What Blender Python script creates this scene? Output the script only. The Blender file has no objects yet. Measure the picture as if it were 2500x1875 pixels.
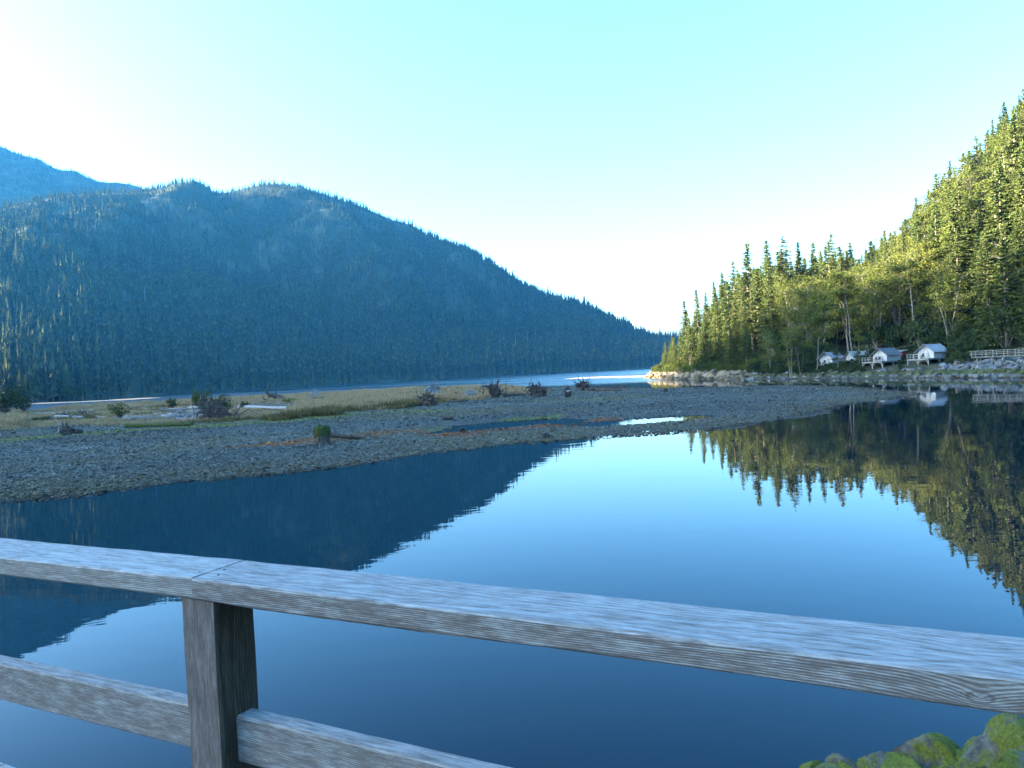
import bpy, bmesh, math, random
import numpy as np
from mathutils import Vector, Matrix, Euler

# ------------------------------------------------------------------ camera, sky, sun, exposure
sc = bpy.context.scene
CH = 5.0; FPX = 1875.0
PITCH = math.radians(.81); ROLL = math.radians(-2.98)
cd = bpy.data.cameras.new('camera'); cam = bpy.data.objects.new('camera', cd)
sc.collection.objects.link(cam); sc.camera = cam
cd.sensor_width = 36; cd.lens = 27.0; cd.clip_start = .05; cd.clip_end = 20000
CM = Matrix.Rotation(math.pi/2-PITCH, 4, 'X') @ Matrix.Rotation(ROLL, 4, 'Z')
cam.matrix_world = Matrix.Translation((0, 0, CH)) @ CM

SUN_EL = math.radians(12.5); SUN_AZ = math.radians(-94)      # azimuth from +Y, negative is to the left
w = bpy.data.worlds.new('World'); sc.world = w; w.use_nodes = True
nt = w.node_tree; nt.nodes.clear()
sky = nt.nodes.new('ShaderNodeTexSky'); sky.sky_type = 'NISHITA'; sky.sun_disc = False
sky.sun_elevation = SUN_EL; sky.sun_rotation = SUN_AZ
sky.air_density = 1.0; sky.dust_density = 3.0; sky.ozone_density = 3.5; sky.altitude = 0
bg = nt.nodes.new('ShaderNodeBackground'); bg.inputs['Strength'].default_value = .10
wo = nt.nodes.new('ShaderNodeOutputWorld')
tn = nt.nodes.new('ShaderNodeMix'); tn.data_type = 'RGBA'; tn.blend_type = 'MULTIPLY'; tn.inputs[0].default_value = 1
tn.inputs[7].default_value = (.95, 1.10, 1.12, 1)          # the whole sky a little bluer
hs_ = nt.nodes.new('ShaderNodeHueSaturation'); hs_.inputs['Saturation'].default_value = 1.15
nt.links.new(sky.outputs[0], hs_.inputs['Color']); nt.links.new(hs_.outputs[0], tn.inputs[6]); nt.links.new(tn.outputs[2], bg.inputs[0]); nt.links.new(bg.outputs[0], wo.inputs[0])
sd = bpy.data.lights.new('sun', 'SUN'); sd.energy = 5.0; sd.angle = math.radians(.5); sd.color = (1, .85, .63)
sun = bpy.data.objects.new('sun', sd); sc.collection.objects.link(sun)
SDIR = Vector((math.sin(SUN_AZ)*math.cos(SUN_EL), math.cos(SUN_AZ)*math.cos(SUN_EL), math.sin(SUN_EL)))
sun.rotation_euler = SDIR.to_track_quat('Z', 'Y').to_euler()
sun.location = (-300, -40, 600)
vs = sc.view_settings; vs.view_transform = 'Standard'; vs.look = 'None'; vs.gamma = 1; vs.use_curve_mapping = False
vs.exposure = 3.82
cy = sc.cycles
cy.max_bounces = 6; cy.diffuse_bounces = 2; cy.glossy_bounces = 3; cy.transmission_bounces = 2
cy.volume_bounces = 0; cy.transparent_max_bounces = 8; cy.use_denoising = True

# ------------------------------------------------------------------ helpers
col = sc.collection
rng = np.random.default_rng(7); random.seed(7)
RI = random.uniform
def ray(px, py):
    return CM.to_3x3() @ Vector(((px-1250)/FPX, -(py-937.5)/FPX, -1))
def at(px, py, z=None, Y=None):
    d = ray(px, py); t = (z-CH)/d.z if z is not None else Y/d.y
    return Vector((0, 0, CH)) + d*t
CMI = CM.to_3x3().transposed()
def proj(p):
    q = CMI @ (Vector(p)-Vector((0, 0, CH)))
    return 1250+FPX*q.x/-q.z, 937.5-FPX*q.y/-q.z
def vnoise(x, y, seed=0):
    xi = np.floor(x).astype(np.int64); yi = np.floor(y).astype(np.int64)
    fx = x-xi; fy = y-yi; fx = fx*fx*(3-2*fx); fy = fy*fy*(3-2*fy)
    def h(a, b):
        n = (a*374761393+b*668265263+seed*1442695041) & 0xffffffff
        n = ((n ^ (n >> 13))*1274126177) & 0xffffffff
        return ((n ^ (n >> 16)) & 0xffff)/65535.0
    return (h(xi, yi)*(1-fx)+h(xi+1, yi)*fx)*(1-fy)+(h(xi, yi+1)*(1-fx)+h(xi+1, yi+1)*fx)*fy
def fbm(x, y, seed=0, o=4):
    s = 0; a = .5
    x = np.asarray(x, float); y = np.asarray(y, float)
    for i in range(o):
        s = s+a*(vnoise(x, y, seed+i)*2-1); x = x*2.03; y = y*2.03; a *= .5
    return s
def sstep(a, b, x):
    t = np.clip((np.asarray(x, float)-a)/(b-a), 0, 1); return t*t*(3-2*t)
def tag(o, label=None, cat=None, group=None, kind=None):
    if label: o['label'] = label
    if cat: o['category'] = cat
    if group: o['group'] = group
    if kind: o['kind'] = kind
    return o
def link(o, parent=None):
    col.objects.link(o)
    if parent: o.parent = parent
    return o
def empty(name, loc=(0, 0, 0), rz=0):
    o = bpy.data.objects.new(name, None); o.empty_display_size = .1
    o.location = loc; o.rotation_euler = (0, 0, rz); return link(o)
def mesh_np(name, V, F, mat=None, smooth=False):
    V = np.asarray(V, np.float32).reshape(-1, 3); F = np.asarray(F, np.int32); k = F.shape[1]
    me = bpy.data.meshes.new(name); me.vertices.add(len(V)); me.vertices.foreach_set('co', V.ravel())
    me.loops.add(F.size); me.loops.foreach_set('vertex_index', F.ravel())
    me.polygons.add(len(F)); me.polygons.foreach_set('loop_start', np.arange(0, F.size, k, dtype=np.int32))
    me.update(calc_edges=True)
    if smooth: me.polygons.foreach_set('use_smooth', np.ones(len(F), bool))
    if mat: me.materials.append(mat)
    return me
def grid_faces(n, m):
    i = np.arange(n*m).reshape(n, m)
    return np.stack([i[:-1, :-1], i[:-1, 1:], i[1:, 1:], i[1:, :-1]], -1).reshape(-1, 4)
class MB:
    def __init__(s): s.v = []; s.f = []
    def box(s, c, d, M=None, taper=1):
        b = len(s.v); x, y, z = d[0]/2, d[1]/2, d[2]/2
        for sx, sy, sz in ((-1,-1,-1),(1,-1,-1),(1,1,-1),(-1,1,-1),(-1,-1,1),(1,-1,1),(1,1,1),(-1,1,1)):
            k = taper if sz > 0 else 1
            p = Vector((sx*x*k, sy*y*k, sz*z)); p = (M @ p if M else p)+Vector(c); s.v.append(tuple(p))
        for q in ((0,3,2,1),(4,5,6,7),(0,1,5,4),(1,2,6,5),(2,3,7,6),(3,0,4,7)): s.f.append(tuple(b+i for i in q))
        return s
    def bar(s, a, b, wx, wy):
        a = Vector(a); b = Vector(b); d = b-a
        M = d.to_track_quat('Z', 'Y').to_matrix()
        return s.box((a+b)/2, (wx, wy, d.length), M)
    def tube(s, pts, rad, n=7, caps=True, jit=0):
        base = len(s.v); pts = [Vector(p) for p in pts]; ref = None
        for i, p in enumerate(pts):
            d = (pts[min(i+1, len(pts)-1)]-pts[max(i-1, 0)])
            if d.length < 1e-9: d = Vector((0, 0, 1))
            d.normalize()
            if ref is None: ref = Vector((0, 0, 1)) if abs(d.z) < .9 else Vector((1, 0, 0))
            u = (ref-d*ref.dot(d))
            if u.length < 1e-6: u = d.orthogonal()
            u.normalize(); ref = u; v = d.cross(u); r = rad[i] if hasattr(rad, '__len__') else rad
            for k in range(n):
                a = 2*math.pi*k/n; rr = r*(1+jit*RI(-1, 1)); s.v.append(tuple(p+u*math.cos(a)*rr+v*math.sin(a)*rr))
        for i in range(len(pts)-1):
            for k in range(n):
                a = base+i*n+k; b = base+i*n+(k+1) % n; s.f.append((a, b, b+n, a+n))
        if caps:
            s.f.append(tuple(base+k for k in range(n))[::-1]); e = base+(len(pts)-1)*n
            s.f.append(tuple(e+k for k in range(n)))
        return s
    def poly(s, pts):
        b = len(s.v); s.v += [tuple(p) for p in pts]; s.f.append(tuple(range(b, b+len(pts)))); return s
    def mesh(s, name, mat, smooth=False):
        me = bpy.data.meshes.new(name); me.from_pydata(s.v, [], s.f); me.materials.append(mat)
        if smooth: me.polygons.foreach_set('use_smooth', np.ones(len(me.polygons), bool))
        me.update(); return me
    def build(s, name, mat, parent=None, smooth=False):
        return link(bpy.data.objects.new(name, s.mesh(name, mat, smooth)), parent)

# ---- node material helpers
def new_mat(name):
    m = bpy.data.materials.new(name); m.use_nodes = True; t = m.node_tree
    b = t.nodes['Principled BSDF']; b.inputs['Roughness'].default_value = .85
    b.inputs['Specular IOR Level'].default_value = .2
    return m, t, b
def N(t, typ, **kw):
    n = t.nodes.new(typ)
    for k, v in kw.items():
        if k.startswith('i_'): n.inputs[int(k[2:])].default_value = v
        else: setattr(n, k, v)
    return n
def noise(t, scale, detail=4, rough=.6, vec=None, dist=0):
    n = N(t, 'ShaderNodeTexNoise'); n.inputs['Scale'].default_value = scale; n.inputs['Detail'].default_value = detail
    n.inputs['Roughness'].default_value = rough; n.inputs['Distortion'].default_value = dist
    if vec is not None: t.links.new(vec, n.inputs['Vector'])
    return n
def ramp(t, fac, stops):
    r = N(t, 'ShaderNodeValToRGB'); e = r.color_ramp.elements
    while len(e) < len(stops): e.new(.5)
    for i, (p, c) in enumerate(stops): e[i].position = p; e[i].color = (*c, 1)
    t.links.new(fac, r.inputs[0]); return r
def mixc(t, fac, a, b, mode='MIX'):
    n = N(t, 'ShaderNodeMix', data_type='RGBA', blend_type=mode)
    for s, v in ((0, fac), (6, a), (7, b)):
        if isinstance(v, (int, float)): n.inputs[s].default_value = v
        elif isinstance(v, tuple): n.inputs[s].default_value = (*v, 1)
        else: t.links.new(v, n.inputs[s])
    return n.outputs[2]
def math_(t, op, a, b=None, c=None, clamp=False):
    n = N(t, 'ShaderNodeMath', operation=op, use_clamp=clamp)
    for i, v in enumerate((a, b, c)):
        if v is None: continue
        if isinstance(v, (int, float)): n.inputs[i].default_value = v
        else: t.links.new(v, n.inputs[i])
    return n.outputs[0]
def bump(t, b, h, strength, dist):
    n = N(t, 'ShaderNodeBump'); n.inputs['Strength'].default_value = strength; n.inputs['Distance'].default_value = dist
    t.links.new(h, n.inputs['Height']); t.links.new(n.outputs[0], b.inputs['Normal']); return n
def objc(t, kind='Object'): return N(t, 'ShaderNodeTexCoord').outputs[kind]
def posn(t): return N(t, 'ShaderNodeNewGeometry').outputs['Position']
def two_tone(name, a, b, scale, bs=.5, bd=.02, rough=.85, stretch=None, rand=.25):
    m, t, p = new_mat(name); v = objc(t)
    if stretch:
        mp = N(t, 'ShaderNodeMapping'); mp.inputs['Scale'].default_value = stretch; t.links.new(v, mp.inputs[0]); v = mp.outputs[0]
    n = noise(t, scale, 6, .65, v)
    c = ramp(t, n.outputs[0], [(.3, a), (.7, b)]).outputs[0]
    oi = N(t, 'ShaderNodeObjectInfo')
    hs = N(t, 'ShaderNodeHueSaturation'); t.links.new(c, hs.inputs['Color'])
    t.links.new(math_(t, 'MULTIPLY_ADD', oi.outputs['Random'], rand*2, 1-rand), hs.inputs['Value'])
    t.links.new(hs.outputs[0], p.inputs['Base Color']); p.inputs['Roughness'].default_value = rough
    if bs: bump(t, p, n.outputs[0], bs, bd)
    return m
def leaf_mat(name, a, b, trans=.3, tone=.3):
    m, t, p = new_mat(name); t.nodes.remove(p); out = t.nodes['Material Output']
    oi = N(t, 'ShaderNodeObjectInfo')
    g = N(t, 'ShaderNodeNewGeometry')
    n = noise(t, .35, 2, .5, g.outputs['Position'])
    f = math_(t, 'MULTIPLY_ADD', oi.outputs['Random'], .6, math_(t, 'MULTIPLY', n.outputs[0], .4), clamp=True)
    c = mixc(t, f, a, b)
    n2 = math_(t, 'MULTIPLY_ADD', g.outputs['Random Per Island'], tone*2, 1-tone)
    hs = N(t, 'ShaderNodeHueSaturation'); t.links.new(c, hs.inputs['Color']); t.links.new(n2, hs.inputs['Value'])
    d = N(t, 'ShaderNodeBsdfDiffuse'); tr = N(t, 'ShaderNodeBsdfTranslucent'); mx = N(t, 'ShaderNodeMixShader'); mx.inputs[0].default_value = trans
    for s in (d, tr): t.links.new(hs.outputs[0], s.inputs['Color'])
    t.links.new(d.outputs[0], mx.inputs[1]); t.links.new(tr.outputs[0], mx.inputs[2]); t.links.new(mx.outputs[0], out.inputs[0])
    return m

M = {}
M['needle'] = leaf_mat('spruce_needles', (.050, .078, .024), (.102, .120, .034), .3, .25)
M['farneedle'] = leaf_mat('far_needles', (.026, .042, .017), (.085, .090, .034), .2, .45)
M['alder'] = leaf_mat('alder_leaves', (.082, .108, .025), (.142, .150, .037), .4, .22)
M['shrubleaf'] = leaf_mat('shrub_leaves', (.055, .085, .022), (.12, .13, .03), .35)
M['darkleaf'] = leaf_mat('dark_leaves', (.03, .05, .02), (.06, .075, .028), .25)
M['bark'] = two_tone('conifer_bark', (.10, .075, .055), (.24, .20, .16), 3)
M['palebark'] = two_tone('alder_bark', (.075, .068, .058), (.21, .195, .17), 2)
M['deadwood'] = two_tone('dark_deadwood', (.030, .024, .020), (.095, .078, .065), 5, .8, .05)
M['silverwood'] = two_tone('silver_driftwood', (.11, .105, .10), (.30, .29, .275), 3, .5, .03, stretch=(.4, 3, 3))
M['greywood'] = two_tone('grey_timber', (.13, .125, .115), (.27, .26, .245), 4, .3, .01)
M['canvas'] = two_tone('white_canvas', (.34, .34, .335), (.46, .46, .455), .8, .15, .02, rand=.04)
M['fly'] = two_tone('grey_canvas_fly', (.24, .25, .25), (.36, .37, .37), .8, .15, .02, rand=.06)
M['flyshade'] = two_tone('shaded_canvas_fly', (.09, .095, .10), (.15, .155, .16), .8, .15, .02, rand=.06)  # darker copy of the fly: tree shade put into the third tent's colour
M['seam'] = two_tone('tent_seam', (.16, .15, .13), (.22, .21, .19), 5, 0)
M['red'] = two_tone('red_board', (.26, .03, .03), (.38, .05, .05), 3, .2, .01)
M['black'] = two_tone('black_chair', (.012, .012, .014), (.03, .03, .032), 5, 0)
M['moss'] = two_tone('stump_moss', (.018, .028, .006), (.065, .08, .016), 9, 1, .06)
M['straw'] = leaf_mat('straw_grass', (.27, .175, .085), (.40, .29, .165), .35)
M['greengrass'] = leaf_mat('green_grass', (.07, .06, .024), (.17, .13, .055), .35)

# ------------------------------------------------------------------ water
m, t, p = new_mat('water'); M['water'] = m
p.inputs['Base Color'].default_value = (.0, .008, .015, 1); p.inputs['Roughness'].default_value = .0
p.inputs['IOR'].default_value = 1.18; p.inputs['Specular IOR Level'].default_value = .5
g = posn(t)
mp = N(t, 'ShaderNodeMapping'); mp.inputs['Scale'].default_value = (.55, 1.0, 1); t.links.new(g, mp.inputs[0])
n1 = noise(t, .9, 3, .5, mp.outputs[0], .4); n2 = noise(t, .12, 2, .5, mp.outputs[0])
sep = N(t, 'ShaderNodeSeparateXYZ'); t.links.new(g, sep.inputs[0])
far = N(t, 'ShaderNodeMapRange', interpolation_type='SMOOTHSTEP'); t.links.new(sep.outputs[1], far.inputs[0])
for i, v in ((1, 190), (2, 330), (3, 0), (4, 1)): far.inputs[i].default_value = v
patch = noise(t, .006, 3, .5, g)
pm = N(t, 'ShaderNodeMapRange'); t.links.new(patch.outputs[0], pm.inputs[0])
for i, v in ((1, .40), (2, .55), (3, .5), (4, 1)): pm.inputs[i].default_value = v
farw = math_(t, 'MULTIPLY', far.outputs[0], pm.outputs[0])
h = math_(t, 'ADD', math_(t, 'MULTIPLY', n1.outputs[0], .0035), math_(t, 'MULTIPLY', n2.outputs[0], .008))
bn = bump(t, p, h, 1.0, 1.0)
t.links.new(math_(t, 'MULTIPLY', farw, .36), p.inputs['Roughness'])
V = [(-2550, -380, 0), (1950, -380, 0), (1950, 3900, 0), (-2550, 3900, 0)]
o = link(bpy.data.objects.new('water', mesh_np('water', V, [[0, 1, 2, 3]], M['water']))); tag(o, kind='structure')

# ------------------------------------------------------------------ gravel bar
NEAR = [(-25, 1228), (0, 1226), (158, 1216), (285, 1200), (443, 1178), (700, 1156), (790, 1144), (916, 1130), (1075, 1105), (1233, 1090),
        (1404, 1076), (1511, 1067), (1638, 1060), (1679, 1056), (1800, 1042), (2050, 999), (2100, 985), (2174, 974), (2253, 962)]
BACK = [(2248, 955), (2149, 944), (2050, 939), (1950, 937), (1800, 941), (1606, 945), (1480, 943), (1290, 941), (1100, 947), (980, 951), (790, 964),
        (600, 973), (411, 982), (221, 991), (79, 1001)]
poly = [(-420., 34.), (-120., 33.), (-45., 34.5)]+[tuple(at(*q, z=0)[:2]) for q in NEAR]+[tuple(at(*q, z=.25)[:2]) for q in BACK]+[(-260, 330), (-420, 330)]
PB = np.array(poly, float)
def seg_dist(x, y, P, closed=False):
    d = np.full(np.shape(x), 1e9); n = len(P)
    for i in range(n if closed else n-1):
        a = P[i]; b = P[(i+1) % n]; ab = b-a; L = max((ab**2).sum(), 1e-9)
        tt = np.clip(((x-a[0])*ab[0]+(y-a[1])*ab[1])/L, 0, 1)
        d = np.minimum(d, np.hypot(x-a[0]-tt*ab[0], y-a[1]-tt*ab[1]))
    return d
def inside(x, y, P):
    r = np.zeros(np.shape(x), bool); n = len(P)
    for i in range(n):
        a = P[i]; b = P[(i+1) % n]
        c = ((a[1] > y) != (b[1] > y)) & (x < (b[0]-a[0])*(y-a[1])/((b[1]-a[1]) if b[1] != a[1] else 1e-9)+a[0]); r ^= c
    return r
def W2(pts, z=0): return np.array([tuple(at(px, py, z=z)[:2]) for px, py in pts])
GRASSP = np.vstack([[(-420, 60), (-120, 62)], W2([(0, 1050), (66, 1043), (142, 1040), (187, 1036), (300, 1036), (470, 1030), (600, 1029), (668, 1021), (770, 1014), (900, 1000), (950, 997), (1018, 990), (1076, 979), (1140, 976), (1197, 968), (1282, 963), (1305, 959), (1329, 950), (1290, 944)], .7),
                   W2([(1100, 949), (980, 953), (790, 966), (600, 975), (411, 984), (221, 993), (79, 1003)], .4), [(-260, 320), (-420, 320)]])
POOL = [(1050, 1062, 1.2), (1100, 1056, 1.8), (1160, 1047, 2.9), (1220, 1037, 4.6), (1290, 1030, 4.6), (1350, 1030, 3.0), (1420, 1038, 1.3), (1490, 1035, 2.6), (1530, 1030, 3.5), (1580, 1026, 3.4), (1630, 1021, 3.3), (1672, 1017, 2.2)]
POOLW = [(*at(a, b, z=0)[:2], r) for a, b, r in POOL]
def bar_z(x, y):
    x = np.asarray(x, float); y = np.asarray(y, float)
    d = seg_dist(x, y, PB, True); d = np.where(inside(x, y, PB), d, -d)
    n = fbm(x*.12, y*.12, 3); nf = fbm(x*.9, y*.9, 9, 3)
    dd = d+n*2.0+nf*.5
    zin = .30*(1-np.exp(-np.maximum(dd, 0)/7))+.20*sstep(10, 45, dd)+.10*n+.05*nf
    zin = np.where(dd < 3, zin*np.clip(dd/3, 0, 1)+.012*dd, zin)
    z = np.where(dd > 0, zin, np.maximum(dd*.09, -1.6))
    gr = sstep(-6, 10, np.where(inside(x, y, GRASSP), 1, -1)*seg_dist(x, y, GRASSP, True))
    z = z+np.where(d > 0, gr*.32, 0)
    pl = np.zeros_like(z)
    for i in range(len(POOLW)-1):
        a = POOLW[i]; b = POOLW[i+1]
        for k in (0, .5):
            cx = a[0]*(1-k)+b[0]*k; cy_ = a[1]*(1-k)+b[1]*k; r = a[2]*(1-k)+b[2]*k
            pl = np.maximum(pl, np.exp(-((x-cx)**2/(r*1.4)**2+(y-cy_)**2/r**2)))
    pl = np.clip(pl*1.5+nf*.25, 0, 1.15)
    z = np.where(d > 0, z*(1-pl)-.11*pl, z)
    low = sstep(3, 0, np.abs(x-9)/4)*sstep(70, 62, y)       # half-drowned strip in front of the pools
    return np.where(d > 0, z*(1-.75*low)-.02*low*(1+2*nf), z), d
ALG = W2([(-60, 1082), (0, 1075), (150, 1062), (300, 1051), (450, 1042), (560, 1038), (700, 1027), (850, 1012), (1010, 1003), (1060, 1003)], .5)
ALG2 = W2([(1090, 1042), (1170, 1030), (1250, 1020), (1340, 1014)], .3)
ALG3 = W2([(1350, 976), (1420, 974), (1511, 968)], .5)
ORA = W2([(620, 1087), (700, 1081), (760, 1076), (860, 1063), (940, 1055), (1040, 1050), (1075, 1056)], .3)
ORA2 = W2([(1110, 1062), (1230, 1048), (1330, 1040), (1400, 1028), (1480, 1020)], .2)
def bar_tint(x, y, z, d):
    n = fbm(x*.35, y*.35, 21); n2 = fbm(x*1.6, y*1.6, 31, 3)
    c = np.empty(x.shape+(3,)); c[:] = (.060, .067, .057)
    c *= (.95+.55*fbm(x*.05, y*.09, 51)+.2*fbm(x*.4, y*.7, 53))[..., None]; bn_ = np.clip(fbm(x*.07, y*.11, 57)*2.0, 0, .75)[..., None]; c[:] = c*(1-bn_)+np.array((.075, .068, .038))*bn_
    def lay(k, colr):
        k = np.clip(k, 0, 1)[..., None]; c[:] = c*(1-k)+np.array(colr)*k
    lay(sstep(10, 1, d+n*6)*(.65+.6*n2+.3*n), (.065, .052, .028))
    lay(sstep(5.0, .8, seg_dist(x, y, ALG)+n*4.0)*(.9+n2*.6), (.095, .10, .018))
    lay(sstep(2.6, .3, seg_dist(x, y, ALG2)+n*2.5)*(.8+n2), (.085, .095, .015))
    lay(sstep(8, 2, seg_dist(x, y, ALG3)+n*4)*.45, (.09, .09, .03))
    lay(sstep(2.6, .4, seg_dist(x, y, ORA)+n*2.4)*(.95+n2*.8), (.14, .055, .012))
    lay(sstep(2.8, .4, seg_dist(x, y, ORA2)+n*2.6)*(.9+n2*.8), (.12, .045, .012))
    gi = np.where(inside(x, y, GRASSP), 1, -1)*seg_dist(x, y, GRASSP, True)
    lay(sstep(-3, 4, gi+n*4), (.10, .085, .035))
    lay(sstep(1.3, .2, d+n2*.6)*.7, (.028, .027, .020))
    lay(sstep(.06, -.1, z)*.6, (.025, .025, .02))
    return c
rows = [33.0]
while rows[-1] < 425: rows.append(rows[-1]+max(.30, rows[-1]*.0085))
rows = np.array(rows); ss = np.linspace(-.98, .72, 560)
X = ss[None, :]*(rows[:, None]+12); Yg = np.repeat(rows[:, None], len(ss), 1)
Z, D = bar_z(X, Yg); tint = bar_tint(X, Yg, Z, D)
m, t, p = new_mat('gravel_ground'); M['gravel'] = m
a = N(t, 'ShaderNodeAttribute', attribute_name='tint'); g = posn(t)
vo = N(t, 'ShaderNodeTexVoronoi'); vo.inputs['Scale'].default_value = 5.5; t.links.new(g, vo.inputs['Vector'])
n = noise(t, 2.2, 5, .7, g)
c = mixc(t, 1, a.outputs['Color'], ramp(t, vo.outputs['Color'], [(.15, (.45, .45, .45)), (.8, (1.3, 1.3, 1.28))]).outputs[0], 'MULTIPLY')
c = mixc(t, 1, c, ramp(t, n.outputs[0], [(.3, (.7, .7, .7)), (.7, (1.2, 1.2, 1.2))]).outputs[0], 'MULTIPLY')
t.links.new(c, p.inputs['Base Color']); bump(t, p, vo.outputs['Distance'], .8, -.12)
me = mesh_np('gravel_bar', np.stack([X, Yg, Z], -1), grid_faces(*X.shape), m, True)
ca = me.color_attributes.new('tint', 'FLOAT_COLOR', 'POINT')
ca.data.foreach_set('color', np.concatenate([tint.reshape(-1, 3), np.ones((tint.size//3, 1))], 1).astype(np.float32).ravel())
bar = link(bpy.data.objects.new('gravel_bar', me)); tag(bar, kind='structure')
def gz(x, y): return float(bar_z(np.array([x]), np.array([y]))[0][0])
def onbar(px, py):
    p = at(px, py, z=.5)
    for _ in range(3): p = at(px, py, z=gz(p.x, p.y))
    return p

# ------------------------------------------------------------------ mountains
m, t, p = new_mat('forest_floor'); M['floor'] = m; g = posn(t)
n = noise(t, .02, 6, .65, g); geo = N(t, 'ShaderNodeNewGeometry'); sz = N(t, 'ShaderNodeSeparateXYZ'); t.links.new(geo.outputs['Normal'], sz.inputs[0])
c = ramp(t, n.outputs[0], [(.35, (.022, .030, .014)), (.55, (.045, .055, .022)), (.72, (.10, .095, .075))]).outputs[0]
t.links.new(c, p.inputs['Base Color']); bump(t, p, noise(t, .15, 5, .7, g).outputs[0], 1, 3)
SK = [(-1500, 1010), (-1000, 980), (-700, 880), (-400, 720), (-200, 580), (-60, 505), (0, 492), (147, 461), (260, 455), (373, 455), (430, 452), (486, 447), (531, 457), (555, 456), (600, 446), (640, 437), (667, 435), (690, 437), (723, 446), (780, 458), (881, 491), (960, 525),
      (1006, 537), (1040, 559), (1130, 593), (1187, 627), (1266, 684), (1345, 723), (1401, 735), (1469, 768), (1526, 799), (1554, 814), (1600, 828), (1680, 850), (1800, 870)]
SKX, SKY = np.array([q[0] for q in SK], float), np.array([q[1] for q in SK], float)
us = np.concatenate([np.linspace(-1000, -150, 30)[:-1], np.linspace(-150, 1800, 300)])
ts = np.concatenate([np.linspace(-.06, 1, 90), np.linspace(1.05, 2.2, 14)])
Ds = np.interp(us, [-1500, -600, -250, -60, 0, 500, 1000, 1300, 1600, 1800], [1080, 1000, 880, 720, 690, 900, 1130, 1260, 1400, 1500])
Dr = np.interp(us, [-1500, -600, 0, 300, 500, 700, 1000, 1300, 1500, 1800], [1500, 1400, 1290, 1500, 1700, 1780, 1820, 1880, 1900, 1950])
P0 = np.zeros((len(us), 3)); P1 = np.zeros((len(us), 3))
for i, u in enumerate(us):
    hy = 976-.0524*u
    a = at(u, hy, Y=Ds[i]); b = at(u, float(np.interp(u, SKX, SKY)), Y=Dr[i]); P0[i] = (a.x, a.y, 0); P1[i] = b
H = P1[:, 2]-13
tt = ts[None, :]
XY = P0[:, None, :2]*(1-tt[..., None])+P1[:, None, :2]*tt[..., None]
s = np.where(tt < 1, np.sign(tt)*np.abs(tt)**.92, 1-(tt-1)*.55)
MZ = H[:, None]*s
ampl = np.clip(tt*4, 0, 1)*np.clip((1.0-tt)*5, 0, 1)
MZ = MZ+ampl*(fbm(XY[..., 0]*.0045, XY[..., 1]*.0045, 61)*105*np.clip(H[:, None]/300, .15, 1)+fbm(XY[..., 0]*.016, XY[..., 1]*.016, 71)*24)
MZ = np.where(tt < 0, tt*60, MZ)
front = np.concatenate([XY, MZ[..., None]], -1)
o = link(bpy.data.objects.new('mountain', mesh_np('mountain', front, grid_faces(*MZ.shape)[:, ::-1], M['floor'], True))); tag(o, kind='structure')

def ridge_field(X, Y, ridges, seed):
    Z = np.full(X.shape, -40.)
    for P, slope in ridges:
        P = np.array(P, float)
        for i in range(len(P)-1):
            a, b = P[i], P[i+1]; ab = b[:2]-a[:2]; L = (ab**2).sum()
            k = np.clip(((X-a[0])*ab[0]+(Y-a[1])*ab[1])/L, 0, 1); d = np.hypot(X-a[0]-k*ab[0], Y-a[1]-k*ab[1])
            Z = np.maximum(Z, a[2]*(1-k)+b[2]*k-slope*d)
    return Z+fbm(X*.006, Y*.006, seed)*30*np.clip(Z/120, 0, 1)+fbm(X*.03, Y*.03, seed+5)*7*np.clip(Z/40, 0, 1)
def sk(px, py, Y, tree=22):
    p = at(px, py, Y=Y); return (p.x, p.y, p.z-tree)
BACKR = [([(-2000, 2250, 900), sk(-60, 312, 2300), sk(0, 331, 2300), sk(147, 390, 2280), sk(226, 416, 2260), sk(328, 443, 2240), sk(420, 480, 2230)], .55),
         ([(-2000, 2250, 900), (-1720, 1750, 610), (-1620, 1400, 460), (-1560, 1180, 280), (-1540, 1060, 120)], .62)]
gx, gy = np.meshgrid(np.arange(-2500, -300, 25.), np.arange(700, 3200, 25.))
BZ = ridge_field(gx, gy, BACKR, 81)
back = np.stack([gx, gy, np.maximum(BZ, -6)], -1)
o = link(bpy.data.objects.new('mountain', mesh_np('mountain', back, grid_faces(*gx.shape), M['floor'], True))); tag(o, kind='structure')
RH = [([(1900, 2900, 160), sk(1720, 806, 2700, 18), sk(1650, 806, 2700, 18), sk(1600, 814, 2700, 18), sk(1555, 820, 2700, 18), sk(1480, 830, 2700, 18)], .5)]
gx2, gy2 = np.meshgrid(np.arange(200, 1900, 30.), np.arange(2350, 3100, 30.))
RZ = ridge_field(gx2, gy2, RH, 91)
o = link(bpy.data.objects.new('hill', mesh_np('hill', np.stack([gx2, gy2, np.maximum(RZ, -6)], -1), grid_faces(*gx2.shape), M['floor'], True))); tag(o, kind='structure')
SPUR = [([(-520, -330, 150), (-530, -150, 160), (-520, 60, 164), (-512, 130, 146), (-510, 175, 131), (-505, 250, 106), (-520, 330, 90), (-525, 420, 72), (-545, 600, 30), (-560, 760, -10)], .5)]
gx3, gy3 = np.meshgrid(np.arange(-900, -180, 16.), np.arange(-360, 800, 16.))
SZ = ridge_field(gx3, gy3, SPUR, 101)
o = link(bpy.data.objects.new('hill', mesh_np('hill', np.stack([gx3, gy3, np.maximum(SZ, -6)], -1), grid_faces(*gx3.shape), M['floor'], True))); tag(o, kind='structure')

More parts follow.
